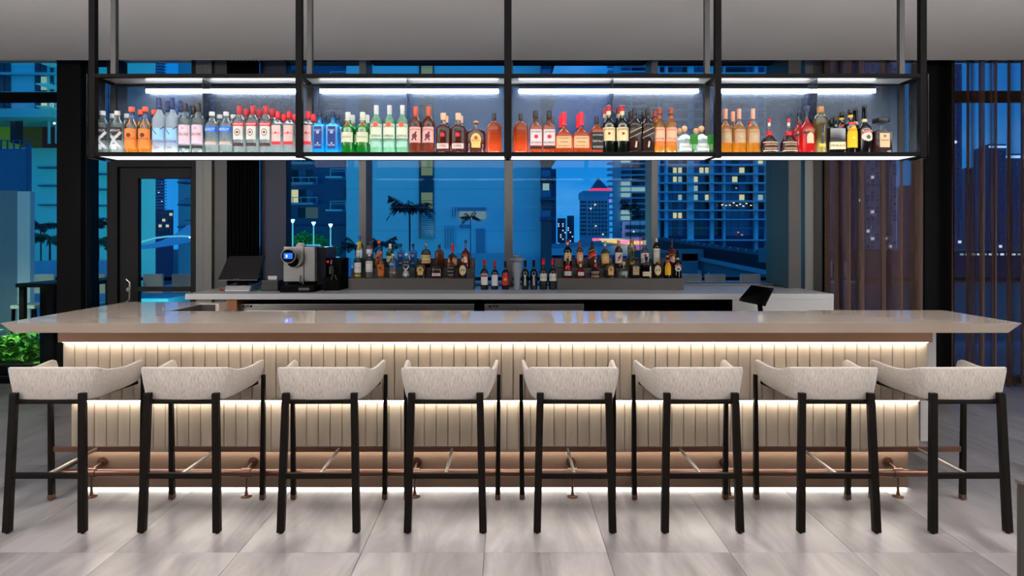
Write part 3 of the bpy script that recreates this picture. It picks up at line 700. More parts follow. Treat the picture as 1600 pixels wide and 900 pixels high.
B('crown', 'squat dark whisky bottle with gold crest label', .208, .064, .60, .20, G_clear, L_dkamber, .75, ('#a06a3a', .11, 1.5, 'ball'), n=2, dy=.55, kind='round', labels=[(.16,.60,.44,'#c8a060',['','ROYAL'][1:],'#3a1c10',.05,'arch')],
  extras=[('ring',.40,.50,'#d8b060',1.3),('disc',.46,.18,'#8a3a22','sub')])
B('bull', 'plain orange whiskey bottle, unlabelled round front', .254, .049, .64, .22, G_clear, L_amber, .78, ('#241812', .16, 1.3, 'screw'), n=2.6, dy=.62, labels=(), extras=[('text','BULLEIT',.56,.7,.05,'#8a3a10'),('text','BOURBON',.49,.6,.035,'#8a3a10')])
B('beam', 'bourbon bottle with white label and red seal', .270, .0405, .62, .38, G_clear, L_amber, .88, ('#17120f', .17, 1.1, 'screw'), n=4, dy=.9, kind='square_shoulder', labels=[(.18,.55,.9,'#ead9d8',['JIM BEAM','','BOURBON'],'#1c1414',.05)],
  extras=[('disc',.38,.32,'#b02028','sub'),('band',.09,.16,.9,'#1a1010')])
B('maker', 'square bourbon bottle with dripping red wax top', .262, .052, .42, .25, G_clear, L_amber, .62, ('#cf1426', .22, 1.2, 'wax'), n=4, dy=.8, labels=[(.12,.40,.92,'#e0ae7e',["MAKER'S",'MARK','WHISKY'],'#3a1a10',.04)])
B('jack', 'square whiskey bottle with black label', .232, .041, .60, .30, G_clear, L_amber, .80, ('#0c0b0b', .17, 1.2, 'screw'), n=5, dy=1, labels=[(.08,.56,.93,'#121212',["JACK DANIEL'S",'OLD No.7','WHISKEY'],'#d8d4cc',.055)])
B('jame', 'tall dark green bottle with cream label and red cap', .304, .043, .58, .33, G_dkgreen, None, 0, ('#8a1420', .12, 1.1, 'foil'), labels=[(.25,.53,.92,'#dcc898',['JAMESON','',''],'#2a2018',.045)],
  extras=[('disc',.40,.2,'#8a1c1a','sub'),('collar',.80,.88,'#d8c8a0')])
B('jwb', 'square dark red whisky bottle with slanted black label', .284, .041, .62, .33, G_clear, L_dkred, .86, ('#141214', .12, 1.25, 'screw'), n=5, dy=.9, kind='std', labels=[],
  extras=[('bar',-.95,.38,.95,.52,.26,'#121013'),('bar',-.9,.45,.95,.58,.04,'#c8a878'),('bar',-.95,.33,.9,.46,.03,'#c8a878'),('bar',-.05,.12,.08,.26,.13,'#c0a080')])
B('dewar', 'slim golden whisky bottle with cream label and bronze cap', .288, .036, .60, .38, G_clear, L_gold, .84, ('#7c3320', .13, 1.15, 'foil'), labels=[(.26,.56,.92,'#e2a888',["DEWAR'S",'','WHITE LABEL'],'#7a2a1c',.04)],
  extras=[('band',.15,.25,.85,'#c85a2a'),('collar',.76,.83,'#7c3320')])
B('patron', 'squat clear tequila bottle with cork ball stopper', .176, .050, .52, .22, G_clear, L_water, .48, ('#b28a66', .22, 1.8, 'ball'), n=3, dy=.85, labels=[(.08,.34,.75,'#f4f6f2','PATRON','#5a6a5a',.06)],
  extras=[('tag',.45,1.45,.30,.64,'#165a14'),('tag',.80,1.1,.10,.30,'#3a8a3c')])
B('gold', 'slender tequila bottle with taupe label, golden below', .284, .041, .52, .28, G_clear, L_gold, .60, ('#b07a60', .22, 1.15, 'screw'), labels=[(.22,.52,.93,'#9a7a5c',['CASAMIGOS','',''],'#4a3626',.035)],
  extras=[('disc',.36,.22,'#6a9a84','sub')])
B('marn', 'bell-shaped dark liqueur bottle with red ribbon neck', .222, .056, .36, .13, G_clear, L_dkred, .6, ('#a81420', .09, 1.3, 'screw'), kind='triangle', dy=.8, labels=[(.07,.30,.82,'#2a1512',['GRAND','MARNIER'],'#e0b080',.05)],
  extras=[('band',.295,.315,.84,'#d8c8b0'),('band',.055,.075,.84,'#d8c8b0'),('collar',.52,.62,'#b0141c'),('collar',.78,.88,'#e0d8cc')])
B('aper', 'bright red aperitif bottle with blue slanted label', .302, .047, .50, .26, G_clear, L_red, .72, ('#1d2340', .10, 1.3, 'screw'), labels=[(.20,.42,.45,'#f0c8a8','',BLK,.04,'arch')],
  extras=[('bar',-.8,.42,.85,.50,.17,'#1c1c38'),('text','APEROL',.465,.62,.06,'#ff9a3a')])
B('germ', 'tall waisted pale gold bottle with dark label strip', .298, .044, .6, .35, G_clear, L_pale, .74, ('#8a5c34', .12, 1.4, 'screw'), kind='waist', n=2.5, dy=.8, labels=[(.18,.62,.20,'#1c2a34','ST',GLD,.04)],
  extras=[('band',.14,.2,.5,'#caa040')])
B('mrb', 'wide black liqueur bottle with cream diamond label', .232, .053, .66, .22, G_black, None, 0, ('#101010', .12, 1.6, 'screw'), n=5, dy=.7, kind='square_shoulder', labels=[(.10,.30,.93,'#e6d6ae','MR BLACK','#2a2418',.05,'')])
B('kahl', 'black bottle with yellow arched label and gold collar', .280, .041, .60, .32, G_black, None, 0, ('#141414', .08, 1.25, 'screw'), labels=[(.12,.60,.80,'#e2a81c',['KAHLUA','',''],'#b02a14',.05,'arch')],
  extras=[('disc',.34,.22,'#f0c850','sub'),('collar',.82,.87,'#d8a828'),('band',.645,.70,.6,'#c03a3a')])
B('bail', 'black cream-liqueur bottle with oval landscape label', .302, .044, .48, .30, G_black, None, 0, ('#20201e', .03, 1.3, 'screw'), labels=[(.24,.44,.80,'#d8d2c4','',BLK,.04,'oval')],
  extras=[('bar',-.85,.43,.85,.47,.15,'#9c2a20'),('text','BAILEYS',.45,.7,.04,'#f0d8b8'),('disc',.33,.3,'#3a4a3a','sub'),('collar',.66,.72,'#c8b48a')])
B('amar', 'square amaretto bottle with wide black cap', .222, .060, .60, .16, G_clear, L_dkred, .60, ('#0f0d0d', .13, 4.2, 'block'), n=6, dy=.6, kind='square_shoulder', labels=[(.16,.56,.55,'#b89a78',['','DISARONNO',''],'#2a1c14',.04)], extras=[('disc',.48,.13,'#5a3a24','sub')])
# bottles used on the back counter only
B('citron', 'clear bottle with blue pourer and yellow neck tag', .375, .040, .6, .32, G_clear, L_water, .6, ('#2a5ab0', .14, 1.1, 'pourer'), labels=[(.30,.52,.85,'#dfe6ea','',BLK,.04)], extras=[('band',.56,.76,.5,'#f0c818')])
B('ketc', 'clear bottle with white label and lemon-yellow base', .270, .040, .66, .36, G_clear, L_pale, .2, ('#c8ccd0', .10, 1.1, 'screw'), labels=[(.22,.62,.9,'#eceae4',['','CITROEN',''],'#a08a3a',.04)], extras=[('band',.08,.13,.85,'#e8c81c')])
B('absred', 'clear bottle with red ribbon label and dark pourer', .34, .041, .6, .34, G_clear, L_water, .7, ('#3a2422', .14, 1.1, 'pourer'), labels=[(.44,.62,.85,'#e4e4ea','',BLK,.04)], extras=[('band',.48,.68,.28,'#c0182a'),('band',.60,.64,.9,'#1c2a5a')])
B('sojer', 'clear vodka bottle with large white and red label', .268, .042, .70, .36, G_clear, L_water, .7, ('#c8ccd0', .10, 1.1, 'screw'), labels=[(.26,.80-.12,.92,'#ecebe6',['SMIRNOFF','','VODKA'],'#a8222a',.05)])
B('basil', 'tall bourbon bottle with broad cream label and cork', .27, .054, .6, .2, G_clear, L_dkamber, .8, ('#b08050', .13, 1.5, 'ball'), n=2, dy=.7, kind='round', labels=[(.2,.52,.9,'#e0c890',['KNOB','CREEK'],'#5a3a1c',.06)])
B('wood', 'wide dark bottle with small pale lower label', .178, .062, .62, .2, G_clear, L_dkamber, .78, ('#2a1a12', .11, 1.5, 'screw'), n=3, dy=.6, labels=[(.14,.30,.70,'#e4c8c0','RYE','#7a1c1c',.08)], extras=[('text','WOODFORD',.52,.75,.06,'#d8ccc0')])
B('mich', 'dark bottle with oval cream label', .212, .045, .60, .26, G_clear, L_dkamber, .8, ('#b89060', .13, 1.3, 'screw'), kind='round', labels=[(.14,.66,.80,'#e4cc9c','M','#3a2414',.12,'oval')])
B('camp', 'red bitter bottle with white band label', .215, .043, .56, .3, G_clear, L_red, .74, ('#1c1c1e', .12, 1.2, 'screw'), labels=[(.14,.34,.95,'#f0ece4','CAMPARI','#2a3a6a',.08)], extras=[('disc',.56,.42,'#e8202a')])
B('cher', 'crimson liqueur bottle with white collar and label', .215, .046, .50, .3, G_clear, L_red, .6, ('#d8d0c8', .12, 1.2, 'screw'), kind='triangle', labels=[(.14,.30,.7,'#f0d8d8','LIQUEUR','#b01c2a',.06)], extras=[('collar',.56,.7,'#eceae4')])
B('jwr', 'square red-labelled whisky bottle with dark cap', .29, .042, .62, .33, G_clear, L_brown, .86, ('#1c1a1c', .12, 1.2, 'pourer'), n=5, dy=.9, extras=[('bar',-.95,.40,.95,.56,.42,'#b81c20'),('bar',-.9,.36,.9,.50,.05,'#e8d8b0'),('bar',-.95,.60,.9,.7,.05,'#e8c890')])
B('glen', 'golden whisky bottle with cream label and pale foil neck', .285, .045, .55, .3, G_clear, L_gold, .7, ('#dccfb8', .20, 1.1, 'foil'), labels=[(.18,.52,.92,'#e2b878',['SCOTCH','','12'],'#6a4a28',.04)])
B('spic', 'rum bottle with figure on white label', .29, .041, .62, .34, G_clear, L_dkamber, .84, ('#b0703a', .2, 1.1, 'screw'), labels=[(.18,.56,.92,'#ece2da','',BLK,.04)], extras=[('disc',.38,.34,'#a02a30','sub'),('bar',-.3,.26,.35,.48,.15,'#6a2a34','sub')])
B('wrum', 'clear rum bottle with red rose on white label', .29, .046, .58, .34, G_clear, L_water, .7, ('#e8e8e6', .16, 1.15, 'screw'), labels=[(.18,.54,.92,'#e8ece8','',BLK,.04)], extras=[('disc',.46,.34,'#c82a34','sub')])
B('sake', 'tall dark bottle with long white label', .31, .036, .70, .36, G_dkgreen, None, 0, ('#b8b0a0', .14, 1.1, 'screw'), labels=[(.14,.66,.92,'#e8e2d0',['MEZCAL','',''],'#3a2a1c',.04)])
B('tequ', 'low rounded clear bottle with wooden ball stopper', .178, .062, .42, .2, G_clear, L_water, .50, ('#c09a6a', .24, 1.7, 'ball'), n=2.4, dy=.8, labels=[(.20,.40,.5,'#a8b4b0','SILVER','#5a6a6a',.06)])
B('winea', 'red-capped wine bottle with white and maroon label', .315, .0395, .56, .34, G_black, None, 0, ('#c01420', .20, 1.15, 'foil'), kind='wine', labels=[(.16,.53,.88,'#e8e6e2','',BLK,.04)], extras=[('band',.43,.50,.8,'#9a2430')], cat_name='wine_bottle')
B('wineb', 'red-capped wine bottle with plain white label', .300, .037, .56, .34, G_black, None, 0, ('#c01420', .20, 1.15, 'foil'), kind='wine', labels=[(.14,.52,.88,'#e9e9ea','',BLK,.04)], cat_name='wine_bottle')
B('winec', 'dark-capped wine bottle with red and gold label', .300, .038, .56, .34, G_black, None, 0, ('#141214', .22, 1.15, 'foil'), kind='wine', labels=[(.16,.58,.88,'#b02a26','',BLK,.04)], extras=[('disc',.36,.4,'#d89a50','sub')], cat_name='wine_bottle')
B('wined', 'black wine bottle with vertical silver lettering', .310, .038, .56, .36, G_black, None, 0, ('#101012', .22, 1.15, 'foil'), kind='wine', extras=[('bar',0,.14,0,.50,.22,'#b8bcc0')], cat_name='wine_bottle')
B('winee', 'red-capped wine bottle with split cream label', .325, .0395, .55, .34, G_black, None, 0, ('#c01a28', .20, 1.15, 'foil'), kind='wine', labels=[(.28,.52,.92,'#dcd6c0','',BLK,.04)], extras=[('band',.385,.395,.9,'#1c1c1c')], cat_name='wine_bottle')

PLACED = []
def put(key, x, y, z, place, rz=None, s=1.0):
    PLACED.append([key, x, y, z, place, rz, s])
sh = []   # hanging shelf, front row (type, px, has one behind)
for k, px, bk in [('elyx',160,1),('elyx',183,1),('tito',205.5,1),('tito',226.7,1),('goose',248.7,1),('goose',269.3,1),('ketel',289.4,1),('ketel',309.8,1),('absblue',331,1),('absblue',353,1),
    ('smir',374,1),('smir',394.8,1),('smir',415.6,1),('beef',434,1),('beef',452,1),('beef',481,1),('bomb',499,1),('bomb',519.6,1),('tanq',543.6,1),('tanq',566.5,1),
    ('bac',588,0),('bac',608.5,0),('bac',628.8,0),('capt',649.2,0),('capt',669.6,0),('knob',692.6,1),('knob',716,1),('crown',743.7,0),('bull',772,0),
    ('bull',813.4,0),('beam',837,0),('beam',858,0),('maker',881,1),('maker',908,1),('jack',932.2,0),('jame',951.2,1),('jame',972,1),('jwb',991.8,1),('jwb',1012.3,1),('dewar',1030.3,1),('dewar',1048.8,0),('patron',1069.5,1),('patron',1096,1),
    ('gold',1133.5,1),('gold',1155,1),('gold',1176.7,0),('marn',1202,0),('marn',1232.5,0),('aper',1261,1),('germ',1281.7,0),('mrb',1306,0),('kahl',1329,1),('bail',1350.8,1),('amar',1377,0)]:
    x = X(px, 4.06); put(k, x, 4.062, ztray, ('shelf', 0))
    if bk: put(k, x+(-.006 if px > 792 else .006), 4.155, ztray, ('shelf', 1))
put('marn', X(1171, 4.15), 4.155, ztray, ('shelf', 1)); put('mrb', X(1299, 4.155), 4.155, ztray, ('shelf', 1))
Zc = 1.11
T1, T2 = Zc+.118, Zc+.218
for k, px in [('ketc',559.5),('sojer',577.3),('tito',595.5),('absblue',614),('elyx',634.5),('crown',656.8),('wood',682),('jack',704.8),('mich',722.8)]: put(k, X(px,6.76), 6.762, T1, ('left', 0), s=.98 if k != 'tito' else .96)
for k, px in [('citron',562),('absred',577.8),('tito',592),('tanq',609.5),('bomb',626),('bomb',645.5),('basil',665.6),('bull',686.5),('maker',707),('aper',727.5)]: put(k, X(px,6.88), 6.882, T2, ('left', 1), s=1.0)
for k, px in [('camp',887),('cher',907.2),('marn',929.8),('crown',953.8),('tequ',974.4),('amar',992.8),('mrb',1010),('mich',1027.2),('kahl',1043),('bail',1058.8)]: put(k, X(px,6.76), 6.762, T1, ('right', 0), s=.98)
for k, px in [('jame',887),('dewar',906),('jwr',925.2),('glen',945.4),('spic',966.5),('germ',987),('wrum',1007.2),('sake',1025.8),('aper',1049.8)]: put(k, X(px,6.88), 6.882, T2, ('right', 1), s=1.03)
for k, px in [('winea',756.8),('wineb',773),('winec',789.6),('wined',820.6),('wined',834),('winee',848.8),('winee',863.4)]: put(k, X(px,6.72), 6.722, Zc, ('wine', 0))
from collections import defaultdict
by = defaultdict(list)
for p in PLACED: by[(p[0], p[4])].append(p)
PL = {('shelf',0): 'front of hanging shelf', ('shelf',1): 'back of hanging shelf', ('left',0): 'front of left riser', ('left',1): 'back of left riser', ('right',0): 'front of right riser', ('right',1): 'back of right riser', ('wine',0): 'on back counter'}
GR = {'shelf': 'liquor bottles on the hanging shelf', 'left': 'bottles on the left riser', 'right': 'bottles on the right riser', 'wine': 'wine bottles between the risers'}
rngb = random.Random(5)
for (key, place), L in by.items():
    L.sort(key=lambda p: p[1]); n = len(L)
    names = [''] if n == 1 else (['left one', 'right one'] if n == 2 else ['left one', 'middle one', 'right one'])
    for i, (k, x, y, z, pl, rz, s) in enumerate(L):
        if k not in USED: o = PROT[k]; USED.add(k)
        else: o = copy_tree(PROT[k])
        o.location = (x, y, z); o.rotation_euler.z = rngb.uniform(-.08, .08) if rz is None else rz; o.scale = (s, s, s)
        o['label'] = DESC[k]+', '+(names[i]+', ' if names[i] else '')+PL[pl]
        if len(o['label'].split()) > 16: print('LONG', o['label'])
        o['group'] = GR[pl[0]]
for k, o in PROT.items():
    if k not in USED: print('UNUSED', k)
# ---------------------------------------------------------------- back counter
bc = thing('back_counter', 'long grey stone back counter under the windows', 'counter', (0, 6.6, 0))
bx0, bx1 = X(289,6.2), X(1303,6.2)
MB().box(bx0, bx1, 6.2, 6.89, Z(468,6.2), Zc).box(bx0, 3.03, 6.89, 7.24, Z(468,6.2), Zc).build('worktop', M_quartz2, bc, bevel=.003)
MB().box(X(1145,6.2), bx1, 6.205, 6.89, 0, Z(468,6.2)).build('end_block', M_quartz2, bc)
MB().box(X(1145,6.2)-.012, X(1145,6.2)-.001, 6.21, 6.74, 0, Z(468.5,6.2)).build('inner_side', M_black, bc)
MB().box(bx0+.45, X(1145,6.2)-.013, 6.76, 7.2, 0, Z(468,6.2)).build('back_panel', M_black, bc)
MB().box(X(355,6.25), X(372,6.25), 6.22, 6.7, 0, Z(469,6.2)).build('side_panel', mat('walnut', '#7a4a22', .45, vary=.2, stretch=(4,4,.5), vscale=12), bc)
def cooler(pa, pb, label, badge):
    c = thing('bar_cooler', label, 'cooler', (X((pa+pb)/2, 6.3), 6.5, 0), 'steel coolers under the back counter')
    MB().box(X(pa,6.32), X(pb,6.32), 6.34, 6.74, .05, Z(475,6.32)).build('body', M_dark, c)
    n = 3; xa, xb = X(pa,6.32), X(pb,6.32)
    for i in range(n):
        d = MB().box(xa+(xb-xa)*i/n+.004, xa+(xb-xa)*(i+1)/n-.004, 6.30, 6.34, .1, Z(485.5,6.3)).build('door', M_steel, c, bevel=.003)
        MB().tube([(xa+(xb-xa)*i/n+.05, 6.275, .55), (xa+(xb-xa)*i/n+.05, 6.275, .85)], .008).build('handle', M_black, d)
    MB().box(xa, xb, 6.30, 6.335, Z(485,6.3), Z(475.5,6.3)).build('control_strip', M_steel, c, bevel=.002)
    b = MB().box(X(badge-7,6.29), X(badge+7,6.29), 6.292, 6.30, Z(480.5,6.29), Z(477,6.29)).build('badge', M_black, c)
    lettering('TRUE', .07, .014, pm('#d8d8d8'), (X(badge,6.29), 6.291, Z(478.8,6.29)), b)
cooler(372, 741, 'long stainless steel cooler front under left half of back counter', 386)
cooler(757, 912, 'shorter stainless steel cooler front under middle of back counter', 771)

def riser(pa, pb, label):
    r = thing('bottle_riser', label, 'riser', (X((pa+pb)/2, 6.8), 6.85, Zc), 'stepped bottle risers on the back counter')
    m = mat('riser_laminate', '#4b4542', .55, vary=.05)
    for i, (ya, yb, zz) in enumerate(((6.70,6.82,T1),(6.82,6.94,T2),(6.94,7.035,Zc+.318))):
        MB().box(X(pa,6.7), X(pb,6.7), ya+(.0005 if i else 0), yb, Zc, zz-.0005).build('step', m, r, bevel=.002)
riser(544, 740, 'dark grey stepped bottle riser left of the wine bottles')
riser(871, 1068, 'dark grey stepped bottle riser right of the wine bottles')

# crystal cocktail mixing vase
v = thing('glass_decanter', 'tall faceted clear glass decanter with flared lid between wine bottles', 'decanter', (X(808,6.72), 6.72, Zc))
gx = X(808,6.72)
gm = mixmat('crystal', (.95,.96,.97), '#f4f8fa', .75, .5, .05, 1.6)
MB().lathe([(.028,0),(.034,.01),(.036,.1),(.052,.2),(.052,.29)], (gx,6.722,Zc), 10).build('glass_body', gm, v)
MB().lathe([(.035,.29),(.088,.305),(.070,.325),(.035,.335),(.028,.342),(.05,.352),(.04,.362)], (gx,6.722,Zc), 16).build('lid', gm, v, smooth=True)
for i in range(5):
    a = 2*PI*i/5; MB().tube([(gx+.022*math.cos(a), 6.722+.022*math.sin(a), Zc+.01), (gx+.032*math.cos(a), 6.722+.032*math.sin(a), Zc+.28)], .004, 6).build('facet_rod', M_steel, v, smooth=True)

# coffee machine
D = 6.55
cm = thing('coffee_machine', 'brushed steel coffee machine with round blue display and drip tray', 'coffee machine', (X(473,D), D, Zc))
def bx(pa, pb, ya, yb, pt, pb_, Dd): return MB().box(X(pa,Dd), X(pb,Dd), ya, yb, Z(pb_,Dd), Z(pt,Dd))
M_brush = mat('grey_steel', '#8d8a87', .38, .7, vary=.06, stretch=(40,1,1), vscale=6)
zz = Zc
MB().box(X(439,6.4), X(492,6.4), 6.36, 6.9, zz, zz+.062).build('base', M_black, cm, bevel=.008)
MB().box(X(444,D), X(475.5,D), D-.02, 7.0, Z(440,D), Z(385.5,D)).build('left_column', M_brush, cm, bevel=.006)
MB().box(X(476,D), X(493,D), D-.015, 7.0, Z(440,D), Z(386,D)).build('right_column', M_brush, cm, bevel=.006)
MB().box(X(446,D), X(492,D), D+.08, 6.98, zz+.06, Z(439.5,D)).build('back_box', M_black, cm)
MB().box(X(493,D)+.001, X(507,D), D+.05, 7.0, zz+.02, Z(386,D)).build('water_tank', mat('dark_tank', '#10131c', .2), cm, bevel=.004)
cx_, cz_ = X(457,D), Z(399.5,D)
def cyl(x, z, ya, yb, r, seg=28): return MB().tube([(x,ya,z),(x,yb,z)], r, seg)
cyl(X(462,D), Z(403,D), D-.06, D-.018, .092).build('brew_ring', M_steel, cm, smooth=True)
cyl(X(460.5,D), Z(408,D), D-.066, D-.05, .058).build('spout_recess', M_black, cm, smooth=True)
sc = cyl(cx_, cz_, D-.13, D-.05, .073).build('display_housing', M_steel, cm, smooth=True)
cyl(cx_, cz_, D-.134, D-.13, .066).build('display_glass', M_black, sc, smooth=True)
MB().box(cx_-.042, cx_+.046, D-.137, D-.134, cz_-.028, cz_+.030).build('screen', emis('screen_blue', (.03,.16,.85), 1.3), sc)
MB().box(cx_-.022, cx_-.004, D-.139, D-.137, cz_-.016, cz_+.014).build('screen_icon', emis('screen_white', (.7,.85,1), 1.2), sc)
MB().tube([(X(468,6.5),D-.02,Z(432,6.5)),(X(472,6.5),D-.1,Z(441,6.5))], .009).build('steam_wand', M_steel, cm, smooth=True)
MB().tube([(X(475,D),D-.03,Z(437,D)),(X(475,D),D-.03,zz+.07)], .005).build('water_spout', M_steel, cm, smooth=True)
MB().lathe([(.055,0),(.055,.02),(.035,.03),(.035,.042)], (X(468,6.7),6.75,Z(386,D)+.0), 20).build('bean_lid', mat('bean_lid','#c9c4bb',.4), cm, smooth=True)
lettering('NESPRESSO', .1, .012, M_steel, (X(458,D), D-.0215, Z(433,D)), cm)
b = MB().box(X(467,6.36), X(483,6.36), 6.353, 6.361, zz+.022, zz+.045).build('name_plate', M_steel, cm)
lettering('NESPRESSO', .085, .012, pm('#30302f'), (X(475,6.36), 6.352, zz+.033), b)
# milk unit beside it
mf = thing('milk_frother', 'small black milk unit right of the coffee machine', 'milk unit', (X(519,6.6), 6.6, Zc))
MB().box(X(506,6.6), X(531.5,6.6), 6.58, 6.95, Zc, Zc+.14).build('lower_body', M_black, mf, bevel=.004)
MB().box(X(506,6.6), X(531.5,6.6), 6.66, 6.95, Zc+.14, Z(404,6.6)).build('upper_body', M_black, mf, bevel=.004)
MB().tube([(X(517,6.6),6.62,Z(428,6.6)),(X(517,6.6),6.62,Z(416,6.6))], .03, 16).build('jug', mat('dark_jug','#2c2b2b',.3,.4), mf, smooth=True)
MB().tube([(X(516,6.6),6.65,Z(407,6.6)),(X(516,6.6),6.63,Z(413,6.6))], .010).build('nozzle', M_steel, mf, smooth=True)
MB().box(X(505.5,6.6)+.005, X(511,6.6), 6.655, 6.66, Z(411,6.6), Z(407.5,6.6)).build('indicator', emis('red_led', (.9,.05,.03), .8), mf)
MB().tube([(X(519,6.6),6.57,Z(437.5,6.6)),(X(521,6.6),6.56,Z(430,6.6)),(X(525,6.6),6.56,Z(428.5,6.6)),(X(527,6.6),6.57,Z(437,6.6))], .004).build('hose', M_steel, mf, smooth=True)

# POS terminal
pt = thing('point_of_sale_terminal', 'black touchscreen till on low silver base left of receipt printer', 'till', (X(372,6.6), 6.6, Zc))
D = 6.5
MB().add([(X(340,D),D,Z(438,D)),(X(402,D),D,Z(438,D)),(X(405,D),D+.14,Z(405,D)+.03),(X(348,D),D+.14,Z(405,D)+.03),
          (X(340,D),D+.03,Z(438,D)-.008),(X(402,D),D+.03,Z(438,D)-.008),(X(405,D),D+.17,Z(405,D)+.022),(X(348,D),D+.17,Z(405,D)+.022)],
         [(0,1,2,3),(7,6,5,4),(0,4,5,1),(1,5,6,2),(2,6,7,3),(3,7,4,0)]).build('screen', mat('screen_glass','#050507',.12), pt, bevel=.003)
MB().prism([(D+.02,Zc),(D+.3,Zc),(D+.28,Zc+.07),(D+.05,Zc+.055)], 'x', X(349,D), X(389,D)).build('base', mat('silver_plastic','#8f8f92',.35,.4), pt, bevel=.008)
MB().box(X(366,D), X(380,D), D+.07, D+.12, Zc+.05, Zc+.16).build('neck', M_black, pt)
lettering('hp  elite', .08, .011, pm('#9a9a9a'), (X(369.5,D), D-.0005, Z(436,D)), pt, rot=(-.55,0,0))
rp = thing('receipt_printer', 'small black receipt printer with white paper slip', 'printer', (X(419,6.6), 6.6, Zc))
MB().box(X(406,D), X(433,D), D+.03, D+.24, Zc, Zc+.11).build('body', mat('printer_black','#151518',.5), rp, bevel=.01)
MB().box(X(413,D), X(427,D), D+.10, D+.104, Zc+.10, Zc+.15).build('paper', mat('paper','#dcdce0',.8), rp)
MB().tube([(X(432,D)+.005,D+.1,Zc+.03),(X(436,D),D+.08,Zc+.008),(X(441,D),D+.12,Zc+.004)], .006).build('cable', M_black, rp, smooth=True)
rc = MB().tube([(X(340,D),D+.06,Zc+.012),(X(345,D),D+.03,Zc+.012),(X(350,D),D+.04,Zc+.014),(X(346,D),D+.08,Zc+.012)], .009).build('red_cable', mat('red_cable','#8c1c14',.5))
tag(rc, 'coiled red cable lying at left corner of the till', 'cable')

# tablet on stand
tb = thing('tablet_terminal', 'black tablet till tilted on a stand at right end of counters', 'tablet', (X(1183,5.9), 5.9, 1.0))
D = 5.9
pts = [(X(1152,D),D-.05,Z(466,D)),(X(1186,D),D-.16,Z(472.5,D)),(X(1213,D),D+.05,Z(451,D)),(X(1184,D),D+.16,Z(447,D))]
dn = (0.0,.012,-.022)
MB().add(pts+[(p[0]+dn[0],p[1]+dn[1],p[2]+dn[2]) for p in pts], [(0,1,2,3),(7,6,5,4),(0,4,5,1),(1,5,6,2),(2,6,7,3),(3,7,4,0)]).build('screen', MATS['screen_glass'], tb, bevel=.003)
MB().tube([(X(1186,D),D,Z(466,D)),(X(1190,D),D+.02,.96)], .022, 12).build('stand_neck', M_black, tb, smooth=True)
MB().box(X(1168,D), X(1208,D), D-.12, D+.14, .0, .96).build('stand_pedestal', M_dark, tb, bevel=.01)
# ---------------------------------------------------------------- outside: terrace
M_deck = mat('terrace_paving', '#59606a', .5, vary=.1, vscale=2)
td = MB().box(-14, 9, DW+.16, 10.4, -.2, -.02).build('terrace_floor', M_deck); tag(td, kind='structure')
rl = thing('terrace_railing', 'dark handrail on glass balustrade along the terrace edge', 'railing', (0, 9.6, -.02))
DR = 9.6; zr_ = Z(433, DR)
MB().box(-9, 9, DR-.03, DR+.03, zr_-.05, zr_).build('handrail', M_black, rl, bevel=.004)
for i in range(9):
    x = -8.4+i*2.1
    MB().box(x-.03, x+.03, DR-.02, DR+.02, -.02, zr_-.05).build('post', M_black, rl)
    if i < 8: MB().box(x+.05, x+2.05, DR-.006, DR+.006, .06, zr_-.08).build('glass_panel', M_glass_l, rl)
# outdoor high table and stools
def high_table(xa, xb, y, ztop, label):
    t = thing('high_table', label, 'table', ((xa+xb)/2, y, -.02), 'terrace tables')
    MB().box(xa, xb, y-.35, y+.35, ztop-.05, ztop).build('table_top', M_dark, t, bevel=.006)
    for sx in (xa+.06, xb-.06):
        for sy in (-.3, .3): MB().box(sx-.03, sx+.03, y+sy-.03, y+sy+.03, -.02, ztop-.05).build('leg', M_black, t)
high_table(X(47,8.3), X(98,8.3), 8.4, Z(443,8.05), 'dark high terrace table seen left of the black column')
high_table(X(137,8.3), X(176,8.3), 8.35, Z(438,8.05), 'dark high terrace table seen between black column and door')
M_cream = mat('cream_mesh', '#cfd0bf', .7)
def outdoor_stool(px, y, label):
    x = X(px, y); s = thing('terrace_chair', label, 'chair', (x, y, -.02), 'cream terrace bar chairs')
    zt_ = Z(428, y); zs_ = .76; w = .14
    MB().box(x-w, x+w, y-.02, y+.015, zs_+.12, zt_).build('backrest', M_cream, s, bevel=.012)
    MB().box(x-w-.02, x+w+.02, y-.42, y, zs_-.05, zs_).build('seat', M_cream, s, bevel=.012)
    for sx in (-1, 1):
        for yy in (y-.38, y-.02): MB().beam((x+sx*(w+.03), yy, -.02), (x+sx*w, yy, zs_-.04), .03, .03).build('leg', M_black, s)
for px, nm in ((1080,'cream-backed terrace chair behind glass, nearest the right riser'),(1117,'cream-backed terrace chair behind glass, middle one of three'),(1172,'cream-backed terrace chair behind glass, nearest the tablet')): outdoor_stool(px, 8.7, nm)
for px, nm in ((70,'cream-backed terrace chair beyond the left window'),(150,'cream-backed terrace chair seen between black column and door'),(240,'cream-backed terrace chair seen left in door glass'),(285,'cream-backed terrace chair seen right in door glass')): outdoor_stool(px, 8.9, nm)

